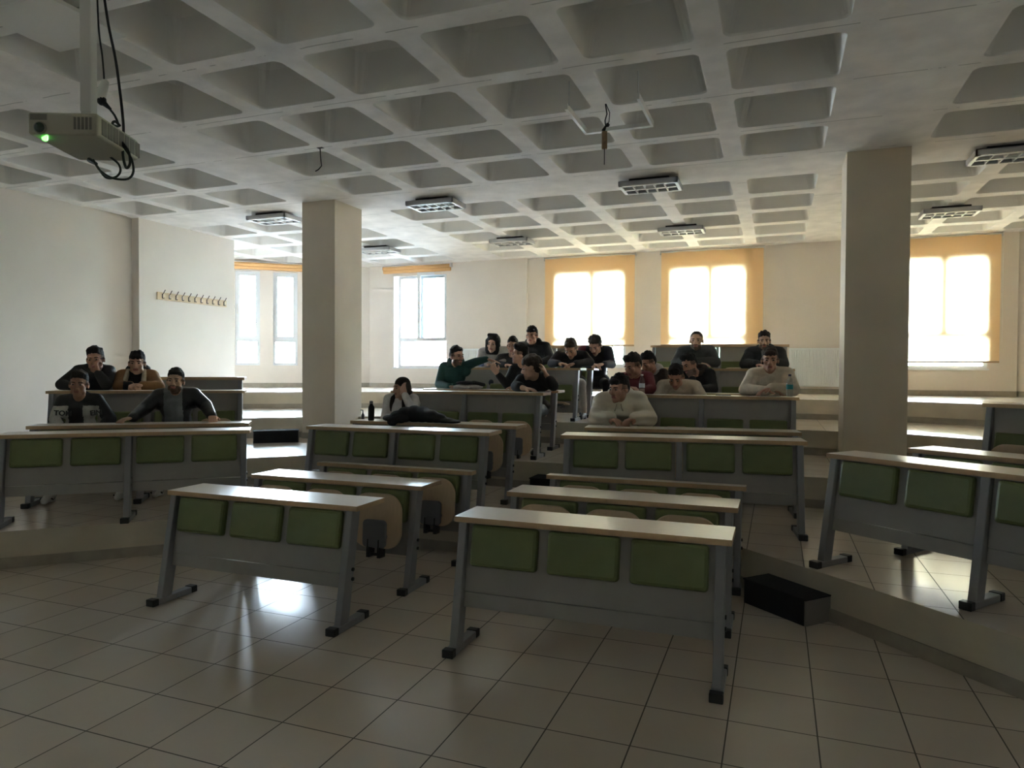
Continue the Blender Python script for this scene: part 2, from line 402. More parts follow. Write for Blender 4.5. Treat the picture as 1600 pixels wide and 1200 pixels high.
# ---- waffle ceiling
def ceiling():
    mb = MB()
    xo = [(-3.43-.84-1.04*k, -3.43-1.04*k) for k in range(5, -1, -1)]+[(-2.36+1.04*k, -2.36+1.04*k+.84) for k in range(6)]+[(4.68+1.04*k, 4.68+1.04*k+.84) for k in range(5)]
    yo = [(-.73-.82-1.02*k, -.73-1.02*k) for k in range(3, -1, -1)]+[(.29+1.02*k, .29+1.02*k+(.82 if k < 5 else .78)) for k in range(6)]+[(7.168+1.02*k, 7.168+1.02*k+(.80 if k < 4 else .62)) for k in range(5)]
    xs = [-9.8]+[v for o in xo for v in o]+[10.2]; ys = [-5.4]+[v for o in yo for v in o]+[12.6]
    for i in range(len(xs)-1):
        for j in range(len(ys)-1):
            x0, x1, y0, y1 = xs[i], xs[i+1], ys[j], ys[j+1]
            if not (i % 2 and j % 2):
                mb.add([(x0, y0, H), (x0, y1, H), (x1, y1, H), (x1, y0, H)], [(0, 1, 2, 3)], 0)
                continue
            n = 5
            def loop(ins, z, rad):
                out = []
                for (cx, cy, a0) in ((x1-ins-rad, y1-ins-rad, 0), (x0+ins+rad, y1-ins-rad, 90), (x0+ins+rad, y0+ins+rad, 180), (x1-ins-rad, y0+ins+rad, 270)):
                    for k in range(n+1):
                        a = math.radians(a0+90*k/n); out.append((cx+rad*math.cos(a), cy+rad*math.sin(a), z))
                return out
            L0 = loop(0, H, .07); L1 = loop(.006, H+.015, .075); L2 = loop(.055, H+.33, .11); L3 = loop(.12, H+.42, .12)
            N = len(L0)
            cs = [(x1, y1), (x0, y1), (x0, y0), (x1, y0)]
            for q in range(4):
                mb.add([(cs[q][0], cs[q][1], H)]+L0[q*(n+1):(q+1)*(n+1)], [(0, k+1, k+2)[::-1] for k in range(n)], 0)
            mb.add(L0+L1+L2+L3, [(a*N+k, (a+1)*N+k, (a+1)*N+(k+1) % N, a*N+(k+1) % N)[::-1] for a in range(3) for k in range(N)], 1)
            mb.add(L3, [tuple(range(N))], 1)
    return struct(mb.build('ceiling', [M_CEIL, M_COFFER]))
ceiling()
rf = MB(); rf.box((-10, -5.6, H+.5), (10.4, 12.8, H+.7)); struct(rf.build('ceiling_slab', M_CEIL))

# ---- windows (pvc frames with glass), built on a wall line
def frame_win(name, o2w, x0, x1, z0, z1, panes, fw=.06, dp=.07):
    """panes: list of (x0,x1,z0,z1) glass areas; frame = everything else"""
    t = empty(name); struct(t)
    fr = MB()
    xs = sorted({x0, x1, *[q for p_ in panes for q in p_[:2]]}); zs = sorted({z0, z1, *[q for p_ in panes for q in p_[2:]]})
    for i in range(len(xs)-1):
        for j in range(len(zs)-1):
            u = (xs[i]+xs[i+1])/2; z = (zs[j]+zs[j+1])/2
            if any(p_[0] < u < p_[1] and p_[2] < z < p_[3] for p_ in panes): continue
            fr.box((xs[i], 0, zs[j]), (xs[i+1], dp, zs[j+1]))
    a = fr.build('window_frame', M_PVC, t)
    for p_ in panes:
        g = MB(); g.box((p_[0]-.005, dp*.4, p_[2]-.005), (p_[1]+.005, dp*.4+.006, p_[3]+.005)); g.build('pane', M_GLASS, t)
    t.matrix_world = o2w
    return t
def line_mat(P, d, off):
    """local x along d, local y outward (left of d)"""
    d = V((d[0], d[1], 0)).normalized(); n = V((-d.y, d.x, 0)); m = Matrix((d, n, V((0, 0, 1)))).transposed().to_4x4()
    m.translation = V((P[0], P[1], 0))+n*off; return m
bm_ = line_mat((0, YW), (1, 0), .13)
# open window at left of the back wall
a, b, c, d = Bh[0]
frame_win('window_1', bm_, a+.05, b, c, d, [(a+.13, -4.60, 2.36, d-.06), (-4.50, b-.06, 2.36, d-.06), (a+.13, b-.06, c+.05, 2.27)])
# the tilted-in sash, hinged on its right side
s = empty('window_sash', (b-.03, YW+.12, 0), 0); s['kind'] = 'structure'
s.rotation_euler = (0, 0, math.radians(14))
fr = MB(); W_ = .70
for (x0, x1, z0, z1) in ((-W_, 0, 2.27, 2.34), (-W_, 0, 3.78, 3.85), (-W_, -W_+.07, 2.34, 3.78), (-.07, 0, 2.34, 3.78)): fr.box((x0, -.05, z0), (x1, .01, z1))
fr.build('sash_frame', M_PVC, s)
g = MB(); g.box((-W_+.065, -.022, 2.335), (-.065, -.016, 3.785)); g.build('pane', M_GLASS, s)
h_ = MB(); h_.box((-W_+.02, -.075, 3.00), (-W_+.05, -.05, 3.05)); h_.box((-W_+.02, -.09, 3.01), (-W_+.15, -.072, 3.035)); h_.build('window_handle', M_WHITE, s)
for k, (a, b, c, d) in enumerate(Bh[1:]):
    mx = (-.42, 1.98, 5.99)[k]
    frame_win('window_%d' % (k+2), line_mat((0, YW), (1, 0), .02), a, b, c, d, [(a+.08, mx-.085, 2.35, d-.08), (mx+.085, b-.08, 2.35, d-.08), (a+.06, b-.06, c+.05, 2.21)])
for side in (0,):
    for k, (a, b) in enumerate(bay_u):
        m_ = line_mat(BP, BD, .08); A, B = a, b
        frame_win('window_%d' % (5+k), m_, A, B, 1.69, 3.83, [(A+.10, B-.10, 2.36, 3.73), (A+.05, B-.06, 1.75, 2.23)])
for k in (1, 2):
    A, B = bay_u[k]
    h_ = MB(); h_.box((A+.03, -.025, 2.95), (A+.055, 0, 3.07)); h_.box((A+.032, -.04, 2.85), (A+.052, -.022, 3.0))
    o = h_.build('window_handle', M_WHITE); o.matrix_world = line_mat(BP, BD, .08)
    tag(o, 'small white handle on the %s narrow window by the coat rack wall' % ('left' if k == 1 else 'right'), 'handle', 'narrow window handles')
for k, (a, b, c, d) in enumerate(FILL_WIN):
    frame_win('window_%d' % (9+k), line_mat((XL, -5.2), (0, 1), .12), a, b, c, d, [(a+.07, (a+b)/2-.05, c+.06, d-.07), ((a+b)/2+.05, b-.07, c+.06, d-.07)])  # unseen extra window, added to let fill light in
    portal(XL-TH-.01, -5.2+(a+b)/2, (c+d)/2, b-a, d-c, (1, 0, 0))
# sills of the back windows
for k, (a, b, c, d) in enumerate(Bh):
    s = MB(); s.box((a-.02, YW-.02, c-.03), (b+.02, YW+.13, c)); struct(s.build('window_sill_%d' % (k+1), M_PVC))
# sky portals
for a, b, c, d in Bh: portal((a+b)/2, YW+TH+.01, (c+d)/2, b-a, d-c, (0, -1, 0))
for side in (0,):
    for a, b in bay_u:
        q = BP+BD*((a+b)/2); n = V((-BD.y, BD.x)); q = q+n*(TH+.01)
        if side: q.x = mir(q.x)
        portal(q.x, q.y, 2.76, b-a, 2.14, (-n.x*(-1 if side else 1), -n.y, 0))

# ---- blinds
def blind(x0, x1, z0, z1, label, cord_side=1):
    t = empty('roller_blind', (0, YW-.09, 0)); tag(t, label, 'blind', 'orange roller blinds pulled down on the back wall')
    fb = MB(); n = 24
    vs = []; 
    for i in range(n+1):
        x = x0+(x1-x0)*i/n
        for j in range(13):
            z = z0+.02+(z1-z0-.02)*j/12; vs.append((x, .006*math.sin(i*.9)*(.3+.7*(1-j/12)), z))
    fb.add(vs, [(i*13+j, (i+1)*13+j, (i+1)*13+j+1, i*13+j+1) for i in range(n) for j in range(12)])
    fb.build('blind_fabric', M_BLIND, t, smooth=True)
    r = MB(); r.tube([(x0-.02, .02, z1), (x1+.02, .02, z1)], .022, 12); r.build('roller_tube', M_WHITE, t, smooth=True)
    hb = MB(); hb.box((x0, -.006, z0-.012), (x1, .008, z0+.022)); hb.build('bottom_bar', M_EDGE, t, bevel=.003)
    for x in (x0-.03, x1+.02):
        k = MB(); k.box((x-.005, -.03, z1-.035), (x+.008, .088, z1+.035)); k.build('bracket', M_WHITE, t)
    k = MB(); k.tube([(x1+.025, -.02, z1-.02), (x1+.028, -.02, z0+.35)], .004, 6); k.build('pull_chain', M_WHITE, t)
    return t
blind(-1.45, .48, 2.125, 4.0, 'orange roller blind nearest the open white window, above the dark-clad students')
blind(1.02, 2.965, 2.125, 4.0, 'orange roller blind in the middle, behind the man in grey jacket')
blind(4.90, 6.83, 1.79, 4.015, 'orange roller blind right of the right pillar, strip of bare window below it')
def valance(name, m_, u0, u1, label):
    t = empty(name); tag(t, label, 'blind', 'rolled-up orange blinds above the windows')
    b1 = MB(); b1.tube([(u0, -.06, 3.97), (u1, -.06, 3.97)], .05, 14); b1.tube([(u0+.01, -.055, 3.90), (u1-.01, -.055, 3.90)], .045, 14); b1.build('rolled_fabric', M_VALANCE, t, smooth=True)
    b2 = MB(); b2.box((u0-.02, -.10, 4.012), (u1+.02, 0, 4.03)); b2.box((u0-.02, -.115, 3.94), (u0, 0, 4.02)); b2.box((u1, -.115, 3.94), (u1+.02, 0, 4.02)); b2.build('rail', M_WHITE, t)
    t.matrix_world = m_
valance('rolled_blind', line_mat((0, YW), (1, 0), 0), -5.46, -3.71, 'rolled-up orange blind above the open white window')
valance('rolled_blind', line_mat(BP, BD, 0), -.9, 2.3, 'rolled-up orange blind above the two narrow windows beside the left pillar')

# ---- outside
o = MB(); o.box((-80, 13.2, -4.2), (80, 160, -4)); tag(o.build('ground_outside', mat('pale_ground', (.80, .79, .77), .9, noise=.2, nscale=.3)), kind='structure')
hm = MB(); random.seed(3)
N = 40
vs = []
for i in range(N+1):
    x = -75+110*i/N
    hgt = 9+4*math.sin(i*.31)+2.2*math.sin(i*.83+1)
    for j in range(6): vs.append((x, 95+j*8, -4+(hgt+4)*math.sin(j/5*math.pi/2)+.3*random.random()))
hm.add(vs, [(i*6+j, (i+1)*6+j, (i+1)*6+j+1, i*6+j+1) for i in range(N) for j in range(5)])
tag(hm.build('hillside_outside', mat('hill_green', (.10, .22, .15), .9, noise=.3, nscale=.2), smooth=True), kind='structure')
bd = MB(); bd.box((-34, 48, -4), (-12, 58, 4.0)); bd.prism([(-35, 47), (-11, 47), (-11, 59), (-35, 59)], 4.0, 4.5, 1)
tag(bd.build('building_outside', [mat('outside_plaster', (.75, .72, .66), .8), mat('outside_roof', (.45, .38, .33), .8)]), 'pale low building seen outside through the open window', 'building')

# ================================================================== DESKS
def leg_mesh(cap_both=True):
    mb = MB(); w = .025
    mb.hexa([(-w, -.13, .03), (w, -.13, .03), (w, -.04, .03), (-w, -.04, .03), (-w, .0, .727), (w, .0, .727), (w, .09, .727), (-w, .09, .727)])
    return mb.mesh('leg', M_STEEL, bevel=.006)
def foot_mesh():
    mb = MB(); mb.box((-.03, -.185, .0), (.03, .16, .042)); return mb.mesh('foot', M_STEEL, bevel=.005)
def footcap_mesh():
    mb = MB(); mb.box((-.034, -.025, .0), (.034, .025, .047)); return mb.mesh('foot_cap', M_BLACK, bevel=.005)
def bolt_mesh():
    mb = MB()
    for z in (.30, .36): mb.tube([(.0, -.02+z*.05, z), (.034, -.02+z*.05, z)], .012, 10)
    return mb.mesh('bolt', M_BLACK)
ME_LEG, ME_FOOT, ME_FCAP, ME_BOLT = leg_mesh(), foot_mesh(), footcap_mesh(), bolt_mesh()
def lean(z): return .035+(z-.72)*.17       # y of the panel front face
def rrect(w, h, r, n=5, cy=0):
    out = []
    for cx, cz, a0 in ((w/2-r, h/2-r, 0), (-w/2+r, h/2-r, 90), (-w/2+r, -h/2+r, 180), (w/2-r, -h/2+r, 270)):
        for k in range(n+1):
            a = math.radians(a0+90*k/n); out.append((cx+r*math.cos(a), cz+r*math.sin(a)))
    return out
def cushion_mesh(w, h):
    """thick rounded pad, front towards -y"""
    mb = MB(); L = [rrect(w, h, .020), rrect(w, h, .020), rrect(w-.012, h-.012, .02), rrect(w-.04, h-.04, .016)]; ys = [0, -.022, -.035, -.042]
    N = len(L[0]); vs = [(p[0], y, p[1]) for l, y in zip(L, ys) for p in l]
    mb.add(vs, [(a*N+k, a*N+(k+1) % N, (a+1)*N+(k+1) % N, (a+1)*N+k)[::-1] for a in range(3) for k in range(N)]+[tuple(range(3*N, 4*N))[::-1][::-1], tuple(range(N))[::-1]])
    me = mb.mesh('backrest_pad', M_GREEN); return me
def seat_mesh(w):
    """folded-up plywood seat shell, centred at origin, front -y; slightly dished"""
    mb = MB(); h = .40; out = []
    o_ = [(x, z) for x, z in rrect(w, h, .13, 8)]
    # squarer at the hinge end (bottom)
    N = len(o_); rings = []
    for s_, y in ((1, 0), (1, -.012), (.96, -.016), (.5, -.008), (.5, .006), (.96, -.002)): rings.append([(x*s_, y+(.022*(z/h)**2 if True else 0)*1.2, z*s_) for x, z in o_])
    order = [0, 1, 2, 3]
    vs = [p for r in rings[:4] for p in r]
    fs = [(a*N+k, (a+1)*N+k, (a+1)*N+(k+1) % N, a*N+(k+1) % N) for a in range(3) for k in range(N)]
    k0 = len(vs); vs.append((0, -.006, 0)); fs += [(3*N+k, k0, 3*N+(k+1) % N) for k in range(N)]
    back = [(p[0]*.95, .004+.02*(p[2]/h)**2, p[2]*.95) for p in rings[0]]; b0 = len(vs); vs += back
    fs += [(k, (k+1) % N, b0+(k+1) % N, b0+k) for k in range(N)]; vs.append((0, .004, 0)); fs += [(b0+k, b0+(k+1) % N, len(vs)-1) for k in range(N)]
    mb.add(vs, fs); return mb.mesh('seat', M_PLY, smooth=True)
def bracket_mesh():
    mb = MB(); mb.prism([(p[0], p[1]) for p in rrect(.19, .20, .03, 4)], 0, .03)
    mb.v = [(x, -.016-z*1.0, y-.09) for x, y, z in mb.v]
    mb.hexa([(-.07, -.016, -.20), (.07, -.016, -.20), (.07, .03, -.20), (-.07, .03, -.20), (-.095, -.05, -.10), (.095, -.05, -.10), (.095, .02, -.10), (-.095, .02, -.10)])
    return mb.mesh('seat_bracket', M_GPLAST, bevel=.006)
def hinge_mesh():
    mb = MB()
    for x in (-.045, .045):
        mb.box((x-.014, -.045, -.265), (x+.014, .03, -.17)); mb.box((x-.004, -.055, -.20), (x+.004, -.045, -.13))
    mb.tube([(-.06, -.01, -.245), (.06, -.01, -.245)], .012, 8)
    return mb.mesh('hinge', M_BLACK, bevel=.003)
ME_BR, ME_HI = bracket_mesh(), hinge_mesh()
_cache = {}
def cached(k, fn):
    if k not in _cache: _cache[k] = fn()
    return _cache[k]
def desk(P, ang, width, nseat, level, label, group, depth=.33, drop=0., seats=True, lowered=(), seams=True, hgt=None, nolegs=()):
    """P = plan of front left corner of the table top; ang = rotation; x runs along the desk, y towards the back"""
    t = empty('lecture_desk', (P[0], P[1], level), ang); tag(t, label, 'desk', group)
    top = MB(); top.box((0, 0, .724), (width, depth, .756), 1, mats=[1, 0, 1, 1, 1, 1])
    link('tabletop', cached(('top', round(width, 3), depth), lambda: top.mesh('tabletop', [M_TOP, M_EDGE])), t)
    mods = [(0, width)] if nseat == 3 else [(0, width/2), (width/2, width)]
    n_in = nseat//len(mods)
    legx = [.055, width-.055] if len(mods) == 1 else [.055, width/2, width-.055]
    for i, x in enumerate(legx):
        l = link('leg', ME_LEG, t); l.location = (x, 0, 0)
        link('foot', ME_FOOT, l); link('foot_cap', ME_FCAP, l).location = (0, -.18, 0); link('foot_cap', ME_FCAP, l).location = (0, .155, 0); link('bolt', ME_BOLT, l)
    zb = .335 if not drop else .12
    for (a, b) in mods:
        x0 = a+(.082 if a == 0 else .03); x1 = b-(.082 if b == width else .03)
        def pan():
            p_ = MB(); th = .018
            p_.hexa([(x0, lean(zb), zb), (x1, lean(zb), zb), (x1, lean(zb)+th, zb), (x0, lean(zb)+th, zb), (x0, lean(.724), .724), (x1, lean(.724), .724), (x1, lean(.724)+th, .724), (x0, lean(.724)+th, .724)])
            return p_.mesh('front_panel', M_PANEL)
        link('front_panel', cached(('pan', round(width, 3), a > 0, zb), pan), t)
        def kick():
            p_ = MB(); z0, z1 = zb-.088, zb-.006
            p_.hexa([(x0, lean(z0)+.004, z0), (x1, lean(z0)+.004, z0), (x1, lean(z0)+.03, z0), (x0, lean(z0)+.03, z0), (x0, lean(z1)+.004, z1), (x1, lean(z1)+.004, z1), (x1, lean(z1)+.03, z1), (x0, lean(z1)+.03, z1)])
            return p_.mesh('kick_rail', M_PANEL)
        if zb > .2: link('kick_rail', cached(('kick', round(width, 3), a > 0), kick), t)
        pitch = (x1-x0)/n_in; pw = pitch-.06
        for k in range(n_in):
            cx = x0+pitch*(k+.5); zc = .597-drop
            pad = link('backrest_pad', cached(('pad', round(pw, 3)), lambda: cushion_mesh(pw, .237)), t)
            pad.location = (cx, lean(zc), zc); pad.rotation_euler = (math.atan(-.17), 0, 0)
            if not seats: continue
            idx = len([0 for m_ in mods if m_[0] < a])*n_in+k
            st = link('seat', cached(('seat', round(pw, 3)), lambda: seat_mesh(min(pw+.02, .42))), t)
            br = link('seat_bracket', ME_BR, st); link('hinge', ME_HI, st)
            if idx in lowered:
                st.location = (cx, lean(.35)-.24, .46-drop); st.rotation_euler = (math.radians(82), 0, 0)
            else:
                st.location = (cx, lean(.5)-.095, (.43-drop) if drop else .50); st.rotation_euler = (math.radians(-3), 0, 0)
    return t

def front(a, b, z):
    A = onz(*a, z); B = onz(*b, z); return A, B
GA = 'three-seat desks on the front floor'
W3 = 1.555
D0 = [
 ('FR1', (1.475, 1.49), 0, 0, dict(seats=False), 'foremost right three-seat desk, bare green pads, nearest the camera'),
 ('FR2', (1.46, 2.375), 0, 0, {}, 'right three-seat desk standing directly behind the foremost right one'),
 ('FR3', (1.475, 3.235), 0, 0, dict(depth=.10), 'narrow-topped right three-seat desk just in front of the first platform'),
 ('FL1', (-.765, 1.515), 0, 0, dict(seats=False), 'foremost left three-seat desk with bluish light on its top'),
 ('FL2', (-.75, 2.335), 0, 0, {}, 'left three-seat desk directly behind the foremost left one'),
 ('FL3', (-.715, 3.155), 0, 0, dict(depth=.10), 'narrow-topped left three-seat desk below the desk with the black coat'),
]
for nm, P, an, z, kw, lab in D0: desk(P, an, W3, 3, z, lab, GA, **kw)
GB = 'four-seat desks of the middle blocks'
W4 = 1.93
def dk(P, an, lvl, lab, grp=GB, width=W4, **kw): return desk(P, math.radians(an), width, 4, lvl*R_, lab, grp, **kw)
dk((-1.09, 3.49), 1.5, 1, 'long desk right of the left pillar, four bare pads, before the black coat', seats=False)
dk((-1.125, 4.30), .7, 1, 'long desk that carries the black coat and the black flask', lowered=())
dk((-1.27, 5.40), 2.0, 2, 'long desk behind the woman in white, its pads low', drop=.2, lowered=(0,), width=1.98)
dk((-1.33, 6.36), 2.0, 2, 'long desk where the student in the green hoodie leans', lowered=(3,))
dk((-1.33, 7.50), 0, 3, 'long desk with papers on its left end, man with bowed head leaning on it', drop=.2, lowered=(0, 1, 2, 3))
dk((-1.34, 8.33), 0, 3, 'long desk just behind the one with papers, bowed man in navy writing on it', lowered=(0, 1, 3))
dk((-1.40, 9.60), 0, 4, 'rearmost desk under the left orange blind', drop=.2, lowered=(1, 3)).scale = (1, 1, 1.125)
dk((1.487, 3.59), 7.5, 1, 'long empty desk behind the foremost right block, double leg in the middle', seats=False, width=2.0)
dk((1.47, 4.46), 7.5, 1, 'long desk where the student in the cream puffer jacket sits', width=2.0)
dk((1.52, 5.43), 1.5, 2, 'long desk with two water bottles standing on it', drop=.2, lowered=(0,))
dk((1.50, 6.29), 0, 2, 'long desk just behind the two-bottle desk', lowered=(0, 1, 3))
dk((1.52, 7.50), 0, 3, 'long desk the grey-jacketed man folds his arms on', drop=.2, lowered=(0, 1))
dk((1.52, 8.33), 0, 3, 'long desk right behind the grey-jacketed man', lowered=(0, 3))
dk((1.24, 9.60), 0, 4, 'rearmost desk under the middle orange blind', drop=.2, width=2.17).scale = (1, 1, 1.125)
GC = 'four-seat desks of the right block'
QN = -38.0
dk((3.557, 3.052), QN, 1, 'right block desk nearest the camera, running out of frame', GC, width=2.0, seats=False)
dk((4.146, 3.65), QN, 1, 'right block desk second from the front, top partly seen', GC, width=2.0)
dk((4.884, 4.828), QN, 2, 'right block desk cut off by the picture edge, on the step above', GC, width=2.0, drop=.2)
GD = 'four-seat desks of the left block'
dk((-2.80, 1.655), 39.6, 1, 'left block desk nearest the camera, its four pads bare', GD, width=1.98, seats=False)
dk((-3.465, 2.373), 36.5, 1, 'left block desk the man in the leather jacket rests his hands on', GD, width=2.0)
dk((-4.449, 3.269), 37.4, 2, 'left block desk under the clasped hands of the brown-jacketed man', GD, width=2.1, drop=.2, lowered=(0, 1, 2))
t = dk((-5.021, 3.902), 37.4, 2, 'rearmost left block desk, behind the brown-jacketed man', GD, width=2.1, drop=.3, lowered=(0, 1))
t.scale = (1, 1, 1.20)

# ================================================================== PEOPLE
def cloth(name, col, rough=.8, bump=.35): return mat(name, col, rough, noise=.12, nscale=25, bump=bump, bscale=18)
SKIN = [mat('skin_a', (.46, .25, .17), .55, noise=.06, nscale=30), mat('skin_b', (.40, .20, .13), .55, noise=.06, nscale=30), mat('skin_c', (.54, .32, .23), .55, noise=.06, nscale=30)]
M_LIP = mat('lips', (.33, .12, .10), .5); M_STUB = mat('stubble', (.14, .085, .06), .8, noise=.2, nscale=150)
M_EYEW = mat('eye_white', (.20, .17, .15), .5); M_IRIS = mat('eye_dark', (.02, .012, .01), .2)
M_HAIR = mat('dark_hair', (.010, .007, .006), .85, noise=.4, nscale=60, bump=.8, bscale=90)
M_HAIRB = mat('brown_hair', (.030, .017, .012), .85, noise=.4, nscale=60, bump=.8, bscale=90)
M_BUZZ = mat('cropped_hair', (.05, .035, .03), .8, noise=.3, nscale=120)
BLK = cloth('black_fabric', (.012, .012, .014)); BLK2 = cloth('black_knit', (.018, .018, .022)); NAVY = cloth('navy_fabric', (.015, .018, .04))
LEATHER = mat('black_leather', (.010, .010, .012), .28, bump=.6, bscale=14); GREYK = cloth('grey_knit', (.20, .22, .23)); WHT = cloth('white_fabric', (.62, .60, .56))
BROWN = cloth('brown_corduroy', (.26, .13, .05)); CREAMC = cloth('cream_collar', (.45, .38, .28)); GREEN = cloth('dark_green_fleece', (.018, .075, .065)); WTOP = cloth('white_knit_top', (.74, .70, .68))
PUFF = mat('cream_puffer', (.74, .67, .54), .55)
n_ = PUFF.node_tree; wv = n_.nodes.new('ShaderNodeTexWave'); wv.bands_direction = 'Z'; wv.inputs['Scale'].default_value = 2.6; wv.inputs['Distortion'].default_value = 3; wv.inputs['Detail'].default_value = 1.5; wv.wave_profile = 'SIN'
tc_ = n_.nodes.new('ShaderNodeTexCoord'); bp_ = n_.nodes.new('ShaderNodeBump'); bp_.inputs['Strength'].default_value = .9; bp_.inputs['Distance'].default_value = .03
n_.links.new(tc_.outputs['Object'], wv.inputs['Vector']); n_.links.new(wv.outputs['Fac'], bp_.inputs['Height']); n_.links.new(bp_.outputs[0], n_.nodes['Principled BSDF'].inputs['Normal']); MAROON = cloth('maroon_fabric', (.11, .012, .022)); DBROWN = cloth('dark_brown_fabric', (.045, .028, .022)); BEIGE = cloth('beige_tshirt', (.58, .49, .38))
GREYJ = cloth('dark_grey_fleece', (.06, .062, .065)); CREAMS = cloth('cream_overshirt', (.64, .56, .45)); LCOAT = cloth('light_grey_coat', (.42, .38, .36)); JEAN = cloth('dark_jeans', (.03, .035, .05)); LTROU = cloth('light_trousers', (.5, .46, .42))
SHOEW = mat('white_shoe', (.62, .60, .57), .5); SHOEB = mat('black_shoe', (.015, .015, .015), .5); ORANGE = mat('orange_lining', (.5, .12, .04), .7)

def hand(mb, w_, d, pn, u, curl=.35, thumb=1):
    d = V(d).normalized(); pn = V(pn); pn = (pn-d*pn.dot(d)).normalized(); sd = d.cross(pn)
    kn = []
    for i in range(4):
        o = (i-1.5); k = w_+d*(.088-.004*abs(o-.2))*u+sd*(o*.0205*u); kn.append(k)
        mb.cap(w_+sd*(o*.012*u)+d*.012*u, k, .015*u, .0115*u, seg=8)
    mb.blob(w_+d*.045*u, (.038*u, .045*u, .016*u), Matrix((sd, d, pn)).transposed())
    for i, L in enumerate((.064, .074, .068, .052)):
        o = i-1.5; p = kn[i]; a = curl*(.8+.15*i); dd = (d+sd*o*.05).normalized()
        for j, (fr, r0, r1) in enumerate(((.42, .0102, .0094), (.32, .0094, .0088), (.26, .0088, .0076))):
            q = p+(dd*math.cos(a)+pn*math.sin(a))*(L*fr*1.35*u); mb.cap(p, q, r0*u, r1*u, seg=8); p = q; a += curl*.9
    t0 = w_+d*.03*u+sd*(-.028*thumb*u); t1 = t0+(d*.55-sd*thumb*.75+pn*.35).normalized()*.034*u; t2 = t1+(d*.9-sd*thumb*.25+pn*.3).normalized()*.03*u
    mb.cap(w_+d*.012*u, t0, .014*u, .013*u, seg=8); mb.cap(t0, t1, .0135*u, .011*u, seg=8); mb.cap(t1, t2, .011*u, .009*u, seg=8)

